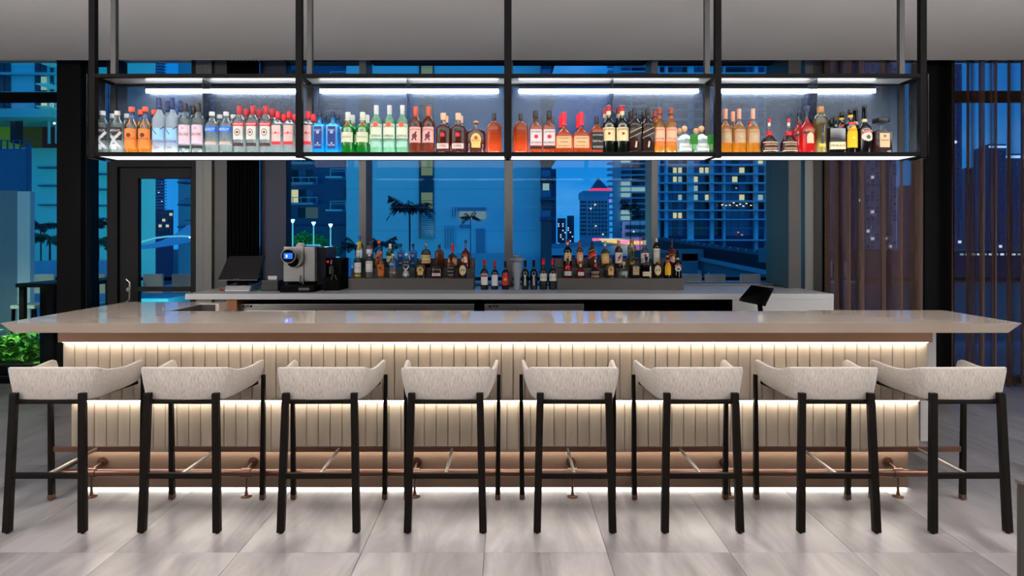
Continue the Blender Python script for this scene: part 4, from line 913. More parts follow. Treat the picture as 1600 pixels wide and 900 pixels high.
# leafy plants at lower left, outside the glass
M_leaf = mat('leaf_green', '#3f8a26', .5, vary=.4, vscale=30); M_leaf2 = mat('leaf_lime', '#7fb840', .5, vary=.3, vscale=30)
def shrub(x, y, z, h, w, n, label, seed, m=None):
    rg = random.Random(seed); s = thing('leafy_shrub', label, 'plant', (x, y, z), 'green shrubs outside the left window'); t = MB(); t2 = MB(); st = MB()
    for i in range(n):
        a = rg.uniform(0, 2*PI); rr = w*math.sqrt(rg.random()); hh = h*rg.uniform(.3, 1)*(1-.4*rr/w)
        px_, py_ = x+rr*math.cos(a), y+rr*.5*math.sin(a)
        if i % 4 == 0: st.tube([(x+(px_-x)*.3, y+(py_-y)*.3, z), (px_, py_, z+hh*.9)], .004, 4)
        L = rg.uniform(.06, .14); yaw = rg.uniform(0, 2*PI); el = rg.uniform(-.6, .9); wd = L*.22
        d = Vector((math.cos(yaw)*math.cos(el), math.sin(yaw)*math.cos(el), math.sin(el))); sd = Vector((-math.sin(yaw), math.cos(yaw), rg.uniform(-.5,.5)))*wd
        p = Vector((px_, py_, z+hh)); q = p+d*L*.5+Vector((0,0,.008)); e = p+d*L-Vector((0,0,.012))
        (t if rg.random() < .65 else t2).add([p, q+sd, e, q-sd], [(0,1,2),(0,2,3)])
    st.build('stems', M_leaf, s); tag(t.build('foliage', M_leaf, s), kind='stuff'); tag(t2.build('foliage', M_leaf2, s), kind='stuff')
for i, px in enumerate((-30, 5, 35, 62, 92)):
    shrub(X(px, 8.0), 8.0+(i%2)*.15, .0, (.62,.50,.55,.46,.5)[i], .30, 420, ['bushy green shrub at far left edge behind glass','green shrub, second from left behind the window glass','bright green shrub behind left stool, below the bar end','green shrub right beside the dark post, lower left','small green shrub nearest the bar front, behind the dark post'][i], i)
pl = thing('planter_trough', 'dark low planter trough outside the lower left window', 'planter', (X(30,8), 8.0, -.02))
MB().box(X(-60,8.0), X(98,8.0), 7.75, 8.35, -.02, .10).build('trough', M_black, pl, bevel=.01)
MB().box(X(-58,8.0), X(96,8.0), 7.78, 8.32, .10, .115).build('soil', mat('soil','#1c150f',.9), pl)
sp = area('planter_light', (X(30,8), 7.75, .9), (math.radians(20), 0, 0), 1.4, .1, 12, (.9,1,.7))
dp = MB().box(X(62,7.6), X(84,7.6), 7.6, 7.72, 0, 1.1).build('bollard', M_black, bevel=.004); tag(dp, 'dark square bollard outside the left window beside the shrubs', 'bollard')

# patio wall and post beyond the far left glass
pw = thing('patio_wall', 'grey patio wall with pale end post outside far left window', 'wall', (X(0,9), 9.0, -.02))
MB().box(X(-80,9.0), X(27,9.0), 9.0, 9.05, -.02, Z(298,9)).build('wall_body', mat('patio_grey', '#7d8f92', .7), pw)
MB().box(X(27,8.95), X(47,8.95), 8.95, 9.04, -.02, Z(299,8.95)).build('end_post', mat('pale_post', '#e6ece6', .6), pw, bevel=.004)
# unseen cyan fill lights added to tint the pale buildings
area('cyan_fill_light', (-30, 50, .2), (math.radians(125), 0, math.radians(8)), 14, 2, 1500, (.12, 1, .75))
area('cyan_fill_light', (-9, 16, -.3), (math.radians(120), 0, math.radians(25)), 4, 1, 90, (.12, 1, .85))
# palms
def frond_mesh(L, droop, seed, m):
    rg = random.Random(seed); t = MB(); n = 20; P = []
    for i in range(n+1):
        u = i/n; P.append(Vector((L*u*(1-.18*u), 0, L*(.42*u-droop*u*u))))
    for i in range(n):
        a, b = P[i], P[i+1]; w = .022*L*(1-i/n)+.004
        t.add([a+Vector((0,-w,0)), b+Vector((0,-w,0)), b+Vector((0,w,0)), a+Vector((0,w,0))], [(0,1,2,3)])
        if i > 1:
            ll = L*.42*math.sin(PI*min(1, (i/n)*.85+.15))*rg.uniform(.8, 1.1)
            for sg in (-1, 1):
                d = Vector((ll*.5, sg*ll*.6, -ll*rg.uniform(.3,.75)))
                t.add([a, a+d*.45+Vector((-.06*ll,0,.03*ll)), a+d, a+d*.5+(b-a)*1.3], [(0,1,2),(0,2,3)])
    return t.mesh('frond', m)
M_palm = mat('palm_leaf_dark', '#0c1c18', .6, vary=.3, vscale=4); M_palmg = mat('palm_leaf_green', '#24603a', .6, vary=.3, vscale=4); M_trunk = mat('palm_trunk', '#161b20', .8, vary=.2)
FR = {}
def palm(px, D, pytop, pybase, size, label, lean=0, m=M_palm, nf=13, seed=1):
    xx, zt_, zb_ = X(px, D), Z(pytop, D), (-.55 if px < 300 else -12); s = thing('palm_tree', label, 'palm', (xx, D, zb_), 'palm trees outside'); L = size*D/1000
    pts = [(xx+lean*L*(1-u)**2, D, zb_+(zt_-zb_)*u) for u in [i/6 for i in range(7)]]
    MB().tube(pts, [L*.034*(1.4-.6*i/6) for i in range(7)], 8).build('trunk', M_trunk, s, smooth=True)
    rg = random.Random(seed)
    for i in range(nf):
        k = (round(L,2), i % 3, m.name)
        if k not in FR: FR[k] = frond_mesh(L, (.5, .85, .2)[i % 3], i % 3, m)
        f = inst(FR[k], 'frond', (xx, D, zt_), s); f.rotation_euler = (rg.uniform(-.25,.25), rg.uniform(-.3, .2), 2*PI*i/nf+rg.uniform(-.2,.2))
palm(640, 26, 325, 450, 45, 'tall dark palm silhouette left of the yellow-lit strip', lean=.35, nf=14, seed=4)
palm(735, 30, 340, 450, 22, 'leaning dark palm in middle window right of yellow-lit strip', lean=.8, nf=6, seed=8)
palm(556, 16, 384, 460, 32, 'dark palm crown at foot of the left mullion', nf=12, seed=3)
palm(597, 16, 382, 462, 35, 'low dark palm crown above left riser bottles', nf=12, seed=6)
palm(985, 60, 322, 372, 22, 'dark palm in front of pale balcony tower', nf=14, seed=5)
palm(1000, 55, 338, 375, 18, 'smaller dark palm by the right mullion', nf=12, seed=9)
palm(78, 14, 372, 412, 46, 'dark green palm in white planter beyond left window', m=M_palmg, nf=14, seed=2)
palm(64, 17, 352, 412, 34, 'taller dark palm behind the planter at left', nf=11, seed=12)
palm(154, 14, 376, 412, 38, 'green palm seen between black column and door', m=M_palmg, nf=14, seed=7)
palm(138, 20, 352, 410, 30, 'thin dark palm half hidden by the black column', nf=10, seed=13)
palm(172, 20, 350, 410, 30, 'thin dark palm half hidden by the door frame', nf=10, seed=14)
for (a, b, nm) in ((50, 108, 'white planter wall with palms beyond left window'), (128, 182, 'white planter wall with palm, left of the door')):
    t = MB().box(X(a,13), X(b,13), 13, 13.8, -1, Z(408,13)).build('white_planter', mat('planter_white','#b9cad8',.6)); tag(t, nm, 'planter', 'white planters on the deck beyond')
# lower pool deck seen through the left glass
t = MB().box(-16, -3.6, 10.6, 60, -1.4, -.55).build('pool_deck', mat('deck_pale','#7c98ac',.5)); tag(t, kind='structure')
for i, (a, b, d, h) in enumerate(((0, 60, 16, .35), (60, 130, 19, .3), (215, 262, 17, .6), (262, 300, 15, .35), (150, 176, 18, .4))):
    t = MB().box(X(a,d), X(b,d), d, d+1.2, -.55, -.55+h).build('lounge_bench', mat('bench_pale','#93aec0',.6), bevel=.03); tag(t, ['pale low bench beyond the pale post at far left','pale low bench behind the white planter','pale low bench seen left in door glass','pale low bench seen right in door glass','pale low bench left of the door frame'][i], 'bench', 'benches on the pool deck')

# arc lamps and shade sail
M_cyan = emis('cyan_tube', (.12,.62,.85), .9)
def arc_lamp(p, D, label):
    a = thing('arc_lamp', label, 'lamp', (X(p[0][0],D), D, Z(p[0][1],D)), 'arched lamps on the pool deck')
    MB().tube([(X(x,D), D, Z(y,D)) for x, y in p], .028, 8).build('curved_pole', M_cyan, a, smooth=True)
    MB().tube([(X(p[-1][0],D), D, Z(p[-1][1],D)), (X(p[-1][0],D), D, Z(p[-1][1]+2,D))], .09, 10).build('lamp_head', emis('lamp_head',(.6,.95,1),3), a)
arc_lamp([(7,482),(7.5,400),(8,384),(18,376),(32,370.5),(50,368),(62,368.5)], 20, 'thin arched cyan lamp behind the left window')
arc_lamp([(205,482),(206,395),(212,382),(224,377),(242,372),(262,369.5),(285,369),(300,370)], 20, 'thin arched cyan lamp seen through the door glass')
ss = thing('shade_sail', 'pale pointed shade sail tent seen through the door', 'tent', (X(262,24), 24, -.5))
t = MB(); D = 24; apex = (X(265,D), D+1.5, Z(348,D)); ring = []
edge = [(205,384),(225,388),(240,389.5),(262,388),(285,383),(306,374),(300,370),(270,376)]
yy = [0,-1.2,-1.8,-1.5,-.6,.6,3,3.2]
rows = 6
for j in range(rows+1):
    u = j/rows
    for k,(px,py) in enumerate(edge):
        b = Vector((X(px,D), D+yy[k], Z(py,D))); a = Vector(apex); q = b.lerp(a, u); q.z = b.z+(a.z-b.z)*(u**2.2); t.v.append(tuple(q))
n = len(edge)
for j in range(rows):
    for k in range(n): t.f.append((j*n+k, j*n+(k+1)%n, (j+1)*n+(k+1)%n, (j+1)*n+k))
t.build('canopy', mat('sail_white','#c8dbe6',.7), ss, smooth=True)
MB().tube([apex, (apex[0]+.3, D+1.5, -.5)], .06).build('mast', M_steel, ss, smooth=True)

# street level
t = MB().box(-400, 500, 11, 1500, -14, -12).build('ground', mat('asphalt_far','#1f2f3f',.6,vary=.2,vscale=.1)); tag(t, kind='structure')

# ---------------------------------------------------------------- buildings
M_pale = mat('facade_pale', '#daf4f8', .7, vary=.04, vscale=.2); M_mid = mat('facade_mid', '#a2c4d2', .7, vary=.05, vscale=.2)
M_navy = mat('facade_navy', '#3a5c7c', .6, vary=.08, vscale=.2); M_teal_lit = mat('facade_teal_lit', '#b4ecea', .7, vary=.04, vscale=.2)  # teal facade carries the local teal lighting in its base colour
M_gdark = mat('dark_glazing', '#16283c', .15, spec=.8, vary=.3, vscale=.5); M_gmid = mat('blue_glazing', '#4a7aa4', .2, spec=.7, vary=.4, vscale=.4)
M_litw = emis('lit_window_warm', (.85,.85,.50), .75); M_litc = emis('lit_window_cool', (.45,.75,.75), .6); M_lito = emis('lit_window_orange', (.9,.45,.2), .7)
def bld(label, px0, px1, D, depth, m, z0=-12, ztop=None, pytop=None, name='tower_block'):
    x0, x1 = X(px0,D), X(px1,D); zt_ = Z(pytop,D) if pytop is not None else ztop
    b = thing(name, label, 'building', ((x0+x1)/2, D, z0), 'buildings outside')
    k = (D+depth)/D; xa, xb = (x0, min(x1, x1*k)) if x1 <= 0 else ((max(x0, x0*k), x1) if x0 >= 0 else (x0, x1))
    MB().prism([(x0, D), (x1, D), (xb, D+depth), (min(xa, xb-1), D+depth)], 'z', z0, zt_).build('facade', m, b); return b
def rect(b, name, pa, pb, ya, yb, D, m, th=.25, out=True):
    y0_, y1_ = (D-th, D+.01) if out else (D-.02, D+th)
    return MB().box(X(pa,D), X(pb,D), y0_, y1_, Z(yb,D), Z(ya,D)).build(name, m, b)
# blank pale tower in the middle
A = bld('large blank blue-lit tower wall filling the middle windows', 541, 845, 90, 30, M_pale, pytop=-60)
D = 90
rect(A, 'recess', 655, 678, -60, 372, D, M_gdark, .3)
y = -50
i = 0
while y < 326:
    if not (272 < y < 290): rect(A, 'stair_window', 658.5, 676, y, y+12.2, D-.3, mat('stair_panel','#a8a468',.5,emit=.3,vary=.1), .15)
    y += 13; i += 1
y = 333
while y < 372: rect(A, 'louvre', 658.5, 676, y, y+1.6, D-.3, M_mid, .2); y += 3.1
for py in (100, 165, 230, 295, 360): rect(A, 'facade_joint', 541, 655, py, py+.5, D, M_mid, .02); rect(A, 'facade_joint', 678, 845, py, py+.5, D, M_mid, .02)
# annex with lit band behind the leaning palm
An = bld('low annex with white lit window band behind leaning palm', 700, 800, 80, 8, M_mid, pytop=398, name='annex')
rect(A, 'lit_band', 718, 759, 330, 342.5, D, mat('lit_band','#c2c6a8',.5,emit=.25), .3)
rect(A, 'band_head', 712, 759, 324, 330, D, mat('band_head','#7aa0b8',.5), .4)
for p in (705, 709, 713): rect(A, 'fin', p, p+1.5, 323, 339, D, mat('fin_white','#dfe8ee',.5), .5)
for p in range(694, 714, 4): rect(A, 'lower_fin', p, p+1, 352, 388, D, MATS['fin_white'], .5)
rect(A, 'lower_panel', 744, 757, 357, 400, D, MATS['band_head'], .4); rect(A, 'lower_panel', 718, 734, 351, 356, D, MATS['band_head'], .4)
# curved dark balconies at its right edge
Bc = bld('dark rounded balcony stack at right edge of the blank tower', 846.5, 862, 88, 20, M_gdark, pytop=-60)
D = 88
for k in range(13):
    py = 345-k*31
    t = MB(); xa, xb = X(845,D), X(868,D); zc_ = Z(py,D); pts = [(xa,D)]+[(xb-1.2+1.2*math.sin(a),D-1.6+1.2-1.2*math.cos(a)) for a in [PI/2*j/5 for j in range(6)]]+[(xb,D+6),(xa,D+6)]
    t.prism([(p[0], p[1]) for p in [(xa, D-1.6)]+pts[1:]], 'z', zc_, zc_+.5); t.build('balcony_slab', M_navy, Bc)
    MB().box(xa, xb-.8, D-1.55, D-1.5, zc_+.5, zc_+1.35).build('balustrade', M_gmid, Bc)
    MB().box(X(848,D), X(858,D), D-.12, D, zc_+.6, zc_+2.4).build('window', M_litc if k in (1,) else M_gdark, Bc)
# left tower with balconies
L_ = bld('navy apartment tower with balconies above the coffee machine', 430, 541.5, 96, 30, mat('tower_blue','#4c719c',.7), z0=Z(353,92)+.02, pytop=-60)  # one even darker blue over the whole facade
D = 96
for k in range(9):
    py = 318.7-k*31.1
    rect(L_, 'balcony_slab', 443, 496, py-1, py+2.5, D-2.2, M_mid, 2.2)
    for j in range(5): rect(L_, 'rail_post', 445+j*12.5, 445.8+j*12.5, py-10.5, py-1, D-2.2, M_pale, .1)
    rect(L_, 'handrail', 443, 496, py-10.8, py-9.8, D-2.2, M_pale, .12)
    for j, (a, b) in enumerate(((446,455.5),(456.5,466),(467,478),(479,489))):
        rect(L_, 'window', a, b, py-22, py-1, D, (M_litw if k == 0 and j < 2 else (M_gmid if (k+j) % 3 == 0 else M_gdark)), .15)
    if k % 1 == 0:
        py2 = 331-k*50.5
        if py2 > -30:
            rect(L_, 'white_balcony', 516, 541, py2-2.6, py2, D-2.5, M_pale, 2.5)
            rect(L_, 'white_handrail', 516, 541, py2-17, py2-16, D-2.5, M_pale, .12); rect(L_, 'white_midrail', 516, 541, py2-13, py2-12.4, D-2.5, M_pale, .1)
            for p in (516, 540): rect(L_, 'white_post', p, p+1, py2-17, py2, D-2.5, M_pale, .12)
            rect(L_, 'balcony_window', 537, 541, py2-38, py2-22, D, M_gdark, .1)
rect(L_, 'ground_floor_window', 466, 477, 325, 340, D, M_gdark, .15); rect(L_, 'ground_floor_window', 478, 497, 324, 341, D, mat('dim_lit','#8a9486',.5,emit=.12), .15)
pod = bld('dark podium under the navy tower behind garden lamps', 430, 541, 92, 20, M_navy, pytop=353, name='podium'); 
# green trees behind the lamps
M_gl = mat('lit_foliage', '#1f9a4a', .7, vary=.5, vscale=1.5)
def tree(px, py, D, r, label, m, seed, grp='trees outside'):
    rg = random.Random(seed); x, z = X(px,D), Z(py,D); R = r*D/1000; s = thing('garden_tree', label, 'tree', (x, D, z-R*2), grp); t = MB()
    for i in range(260):
        v = Vector((rg.gauss(0,1), rg.gauss(0,1), rg.gauss(0,1))).normalized()*R*rg.uniform(.5,1.05); v.z *= .85
        p = Vector((x,D,z))+v; q = R*.17; a = Vector((rg.uniform(-1,1),rg.uniform(-1,1),rg.uniform(-1,1))).normalized()*q; b = Vector((rg.uniform(-1,1),rg.uniform(-1,1),rg.uniform(-1,1))).normalized()*q
        t.add([p-a, p+b, p+a, p-b], [(0,1,2,3)])
    tag(t.build('foliage', m, s), kind='stuff'); MB().tube([(x,D,z-R*2),(x,D,z)], [R*.1,R*.05], 8).build('trunk', M_trunk, s)
for i, (px, py, r) in enumerate(((448,374,13),(462,378,11),(476,372,12),(490,376,12),(503,378,11),(519,392,10))):
    tree(px, py, 62, r, ['lit green tree at left edge of window over coffee machine','lit green tree by the first garden lamp','lit green tree between first and second garden lamps','lit green tree by the second garden lamp','lit green tree between second and third garden lamps','small green tree right of the third garden lamp'][i], M_gl, 20+i)
def garden_lamp(px, pyt, D, label):
    g = thing('garden_lamp', label, 'lamp', (X(px,D), D, Z(440,D)), 'cyan garden lamps on poles'); x = X(px,D)
    MB().tube([(x,D,Z(440,D)),(x,D,Z(pyt+3,D))], .05, 8).build('pole', M_cyan, g, smooth=True)
    MB().lathe([(.05,Z(pyt+5,D)),(.14,Z(pyt+1,D)),(.14,Z(pyt,D))], (x,D,0), 12).build('lamp_head', emis('lamp_cyan',(.35,.95,1),9), g, smooth=True)
    l = bpy.data.lights.new('lamp_glow','POINT'); l.energy = 350; l.color = (.25,.85,1); l.shadow_soft_size = .3
    o = bpy.data.objects.new('lamp_glow', l); COL.objects.link(o); o.location = (x, D-.6, Z(pyt-1,D)); 
garden_lamp(457.3, 343, 48, 'garden lamp on thin pole, leftmost of the three')
garden_lamp(490, 347, 48, 'garden lamp on thin pole, middle of the three')
garden_lamp(516.5, 350, 48, 'garden lamp on thin pole, rightmost of the three')
fe = thing('lit_pergola', 'cyan lit frame behind the coffee machine', 'pergola', (X(490,30), 30, -2))
D = 30
for a in (((468,383),(500,383)),((500,383),(500,402)),((500,402),(530,402)),((530,402),(530,440)),((512,402),(512,440)),((505,418),(541,418)),((505,430),(541,430))):
    MB().tube([(X(a[0][0],D),D,Z(a[0][1],D)),(X(a[1][0],D),D,Z(a[1][1],D))], .035, 6).build('frame_bar', M_cyan, fe)
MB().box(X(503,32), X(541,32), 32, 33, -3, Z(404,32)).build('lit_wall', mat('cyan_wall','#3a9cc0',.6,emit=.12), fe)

# left pale building, two parts: parking levels above, blank wall below
E = bld('teal-lit pale building wall with ledges, beyond left windows and door', 50, 243, 70, 30, M_teal_lit, pytop=-80)
D = 70
for px0, px1, ys in ((139, 172, (272,296,321,341)), (62, 100, (262,290,320))):
    for yv in ys: rect(E, 'ledge', px0+2, px1-3, yv, yv+1.6, D, M_navy, .5)
U = bld('upper apartment floors with parking deck beyond far left window', -90, 104, 62, 7.5, M_teal_lit, z0=Z(180,62), pytop=-80)
D = 62
for a, b_ in ((-50,-34),(-20,-6),(0,8),(10,17),(56,64),(66,73),(80,84)):
    for ya, yb in ((-60,-20),(-12,28),(36,76),(84,116),(119,143),(160,173)): rect(U, 'window', a, b_, ya, yb, D, M_gdark if a < 60 or ya != 160 else M_litw, .15)
rect(U, 'window', 65, 73, 120, 141, D-.1, M_litc, .1)
for yv in (30, 78, 115.5): rect(U, 'floor_band', -90, 100, yv, yv+3, D, M_mid, .6)
for yv in (104, 138, 172):
    rect(U, 'balcony', 80, 100, yv, yv+1.5, D-2, M_pale, 2)
    for p in range(81, 100, 4): rect(U, 'balcony_bar', p, p+.7, yv-10, yv, D-2, M_mid, .08)
rect(U, 'fascia', -90, 104, 176, 189, D-1, mat('fascia_pale','#9cc0cc',.6), 2)
Pk = thing('parking_recess', 'recess lit green and dark red under the upper floors', 'building', (X(50,60), 66, Z(225,66)), 'buildings outside')  # green and red light of the recess put into its walls as glow
D = 64
MB().box(X(-60,D+3), X(32,D+3), D+3, D+3.3, Z(224,D), Z(190,D)).build('green_lit_wall', mat('green_lit_wall','#6a8a20',.7,emit=.25), Pk)
MB().box(X(32,D+3), X(66,D+3), D+3, D+3.3, Z(224,D), Z(190,D)).build('ochre_lit_wall', mat('ochre_lit_wall','#5a4a14',.7,emit=.15), Pk)
MB().box(X(66,D+3), X(104,D+3), D+3, D+3.3, Z(224,D), Z(190,D)).build('red_lit_wall', mat('maroon_lit_wall','#42101c',.7,emit=.15), Pk)
for p in (74.5, 86, 97.5): MB().box(X(p,D), X(p+1.2,D), D, D+.3, Z(224,D), Z(189,D)).build('column', M_mid, Pk)
MB().box(X(22,D), X(30,D), D-.5, D+.5, Z(224,D), Z(176,D)).build('pillar', mat('purple_pillar','#1c1a34',.6), Pk)
MB().box(X(22.5,D-2), X(34,D-2), D-2.4, D-2.2, Z(176,D-2), Z(173,D-2)).build('red_sign', emis('red_sign',(.9,.04,.08),.8), Pk)
for p, q in ((9.5,188.5),(85,194)): MB().lathe([(.08,0),(.12,.1),(.02,.2)], (X(p,D-1),D-1,Z(q,D-1)), 8).build('lamp', emis('spot_white',(.9,.95,1),4), Pk)
N_ = bld('nearer blue block with roof railing at far left', -90, 47, 40, 12, mat('block_blue','#4e7690',.6), pytop=232, name='service_block')
D = 40
rect(N_, 'handrail', -90, 50, 219, 220, D, M_navy, .1)
for p in range(-88, 50, 10): rect(N_, 'rail_post', p, p+1, 219, 233, D, M_navy, .1)
rect(N_, 'corner_pipe', 47, 49.5, 225, 372, D, M_navy, .3)
# tall tower, dark block and pale wall seen in the door glass
T = bld('slim distant tower with many balconies in the door glass', 243, 257, 400, 20, M_navy, pytop=-60)
D = 400
for k in range(50):
    py = 325-k*4.6
    if py > -40: rect(T, 'balcony_slab', 241, 260.5, py, py+1.3, D-5, M_mid, 5)
for (px, py) in ((252,314),(252,287),(247,300),(254,262)): rect(T, 'lit_window', px, px+2, py, py+2.2, D-5.2, emis('far_light',(.9,.95,1),1.3), .2)
O = bld('dark office block with few lit windows in the door glass', 240, 271, 200, 20, M_navy, pytop=328)
D = 200
for i in range(4):
    for j in range(5): rect(O, 'window', 243+j*5.6, 247+j*5.6, 333+i*9, 337+i*9, D, M_litw if (i, j) in ((1,2),(2,1),(2,3),(0,4)) else M_gdark, .3)
Q = bld('pale wall with small balconies at right of the door glass', 278.5, 330, 85, 20, mat('facade_sky','#9cc6e0',.7), pytop=-60)
D = 85
for py in (252, 286, 320, 354): rect(Q, 'balcony', 289, 303, py, py+2, D-2, M_navy, 2); rect(Q, 'handrail', 289, 303, py-10, py-9, D-2, M_navy, .1)

# big right tower
Cn = bld('wide apartment tower with long balconies and scattered lit windows', 1026, 1208, 210, 40, M_navy, pytop=-90, z0=Z(420,210))
D = 210
slabs = [371+3] + [342-14.1*k for k in range(32)]
for py in slabs:
    if py > -80: rect(Cn, 'balcony_slab', 1024, 1209, py, py+2.2, D-2.5, M_pale, 2.5)
for a, b_ in ((1026,1029),(1037.5,1042),(1073,1082),(1108,1113),(1128,1131),(1176.5,1181.5),(1193.5,1199)):
    rect(Cn, 'pier', a, b_, -85, 418, D-1.6, M_pale, 1.6)
lit = {(1063,265),(1057,265),(1095,264),(1103,263),(1155,265),(1163,265),(1055,280),(1062,280),(1088,280),(1150,280),(1203,281),(1085,293),(1103,307),(1062,307),(1155,307),(1162,307),(1187,308),(1190,308),(1088,307),(1057,335),(1062,335),(1203,250),(1186,250),(1063,103),(1098,103),(1150,96)}
bays = [(1029,1037),(1042.5,1050),(1050.5,1058),(1058.5,1066),(1066.5,1072.5),(1082.5,1091),(1091.5,1100),(1100.5,1107.5),(1113.5,1120.5),(1121,1127.5),(1131.5,1142),(1142.5,1153),(1153.5,1164),(1164.5,1176),(1182,1193),(1199.5,1207.5)]
rg = random.Random(3); cache = {}
for k in range(-1, 18):
    pb = 342-14.1*k if k >= 0 else 371
    pt_ = pb-11.6 if k >= 0 else 345
    for (a, b_) in bays:
        isl = any(a-1 <= lx <= b_+1 and pt_-1 <= ly <= pb+1 for lx, ly in lit)
        m_ = (M_litw if rg.random() < .75 else M_litc) if isl else (M_gdark if rg.random() < .45 else M_gmid)
        key = (round(b_-a,1), k >= 0, m_.name)
        if key not in cache: q_ = .3 if isl else 0; cache[key] = MB().box((b_-a)*D/1000*q_*.5, (b_-a)*D/1000*(1-q_*.5), -.4, .01, (pb-pt_)*D/1000*.1, (pb-pt_)*D/1000*(1-q_*.6)).mesh('window', m_)
        if pb > 80 and not (115 < pt_ < 236 and False): inst(cache[key], 'window', (X(a,D), D, Z(pb,D)), Cn)
for pa, pb_ in ((1042,1074),(1082,1129),(1130,1207)):
    rect(Cn, 'upper_handrail', pa, pb_, 356, 357, D-2.5, M_mid, .2)
for (px, py) in ((1127,320),(1133,321),(1139,320.5),(1145,317),(1150,321),(1155,319),(1160,322),(1165,318),(1172,321)): rect(Cn, 'string_light', px, px+2.6, py-.6, py+.6, D-2.8, emis('string_warm',(1,.85,.5),2), .1)
for (px, py) in ((1149,293),(1152,362),(1158,366),(1095,431)): rect(Cn, 'string_light', px, px+2.5, py, py+2, D-2.8, M_lito, .1)
# pale curved balcony tower
P = bld('pale balcony tower with glowing windows left of right mullion', 957, 1012, 340, 30, M_pale, pytop=-60, z0=Z(390,340))
D = 340
for k in range(34):
    py = 362-8.9*k
    if py < 80: break
    rect(P, 'white_balcony', 948, 957.5, py, py+2.6, D-2, mat('balcony_white','#d4e2ee',.6), 6)
    rect(P, 'slab', 968, 1010, py, py+1.8, D-3, M_pale, 3)
    rect(P, 'window', 970.5, 984, py-6.6, py, D, (M_litc if k in (2,3,6,7,8,12,13) else M_gmid), 1)
    rect(P, 'dark_window', 987, 1009, py-6.6, py, D, (M_litc if k == 7 else M_gdark), 1)
# tower with pyramid roof and pink band
Y = bld('grey office tower with pyramid roof over a pink light band', 905.5, 952, 700, 50, mat('facade_grey','#ccd4de',.7), pytop=308, z0=Z(390,700))
D = 700
MB().box(X(911,D), X(953,D), D+2, D+45, Z(309,D), Z(298,D)).build('crown', M_mid, Y)
MB().box(X(926,D), X(956,D), D+5, D+40, Z(298.5,D), Z(293.5,D)).build('pink_band', emis('pink_neon',(1,.06,.22),1.0), Y)
t = MB(); x0_, x1_ = X(927,D), X(952,D); xm = X(939,D)
t.add([(x0_,D+6,Z(294,D)),(x1_,D+6,Z(294,D)),(x1_,D+36,Z(294,D)),(x0_,D+36,Z(294,D)),(xm-2,D+18,Z(279,D)),(xm+2,D+18,Z(279,D)),(xm+2,D+22,Z(279,D)),(xm-2,D+22,Z(279,D))],
      [(0,1,5,4),(1,2,6,5),(2,3,7,6),(3,0,4,7),(4,5,6,7)]).build('roof', M_navy, Y)
MB().box(xm-1.5, xm+1.5, D+18, D+22, Z(279,D), Z(276,D)).build('finial', M_navy, Y)
c1 = MB().box(0, 2.6*.7, -1, .1, 0, 3.2*.7).mesh('window', M_gdark)
for i in range(9):
    for j in range(6): inst(c1, 'window', (X(919.5+j*5.2,D), D, Z(314+i*6.2+3.2,D)), Y)
    rect(Y, 'window_band', 907, 916, 314+i*6.2, 316.5+i*6.2, D, M_gdark, 1)
for (px, py) in ((922,325),(929,319),(930,352),(941,365)): rect(Y, 'lit_window', px, px+2, py, py+2, D-1.2, MATS['far_light'], .3)
MB().box(X(952,D), X(954,D), D-1, D, Z(316,D), Z(311,D)).build('purple_light', emis('violet',(.55,.2,1),1.2), Y)
# small distant towers with many lights
def lights_tower(pa, pb, pt_, D, label, step, frac, seed):
    b = bld(label, pa, pb, D, 30, M_navy, pytop=pt_, z0=Z(400,D)); rg = random.Random(seed)
    c = MB().box(0, step*.45*D/1000, -.5, .1, 0, step*.5*D/1000); m1 = c.mesh('window', MATS['far_light']); m2 = c.mesh('window', M_gdark)
    px = pa+1
    while px < pb-1:
        py = pt_+3
        while py < 385:
            inst(m1 if rg.random() < frac else m2, 'window', (X(px,D), D, Z(py,D)), b); py += step
        px += step
lights_tower(845, 868, 335, 500, 'dark tower with a lattice of bright windows beside balcony stack', 4.2, .5, 1)
lights_tower(871, 884, 341, 620, 'small distant tower with lit windows, left of the pair', 3.4, .25, 2)
lights_tower(886, 897, 337, 640, 'small distant tower with sparse lights, right of the pair', 3.4, .12, 3)
sb = bld('dark slab tower behind the balcony stack', 862, 869, 300, 20, M_navy, pytop=264)
# low white building
Wl = bld('low white building with ribbon windows below the dark palms', 972, 1010, 150, 20, M_pale, pytop=346, z0=Z(400,150), name='low_building')
for py in (352, 363): rect(Wl, 'ribbon_window', 977, 1009, py, py+6, 150, M_gdark, .3)
rect(Wl, 'lamp', 989, 991, 361, 363, 149, MATS['far_light'], .2)

# elevated railway
V = thing('elevated_railway', 'concrete elevated railway viaduct with dark parapet crossing behind right windows', 'viaduct', (20, 90, -12))
def seg(p0, p1, D0, D1, off0, off1, m, name, half=2.2):
    """beam between two image points at their distances, off = metres below the parapet top"""
    a = Vector((X(p0[0],D0), D0, Z(p0[1],D0))); b = Vector((X(p1[0],D1), D1, Z(p1[1],D1))); d = (b-a); d.z = 0; n_ = Vector((-d.y, d.x, 0)).normalized()*half
    v = []
    for p in (a, b):
        for s_ in (-1, 1):
            for o in (off0, off1): v.append(p+n_*s_-Vector((0,0,o)))
    return MB().add(v, [(0,1,3,2),(4,6,7,5),(0,4,5,1),(2,3,7,6),(0,2,6,4),(1,5,7,3)]).build(name, m, V)
R0, R1 = (1300, 411), (1020, 371.0); DA, DB = 62, 120
seg(R0, R1, DA, DB, 0, 1.55, mat('parapet_dark','#1c2836',.7), 'parapet')
seg(R0, R1, DA, DB, 1.5, 2.0, M_mid, 'deck_edge', 2.5)
seg(R0, R1, DA, DB, 2.0, 3.4, mat('girder_concrete','#8398a4',.7), 'girder', 2.0)
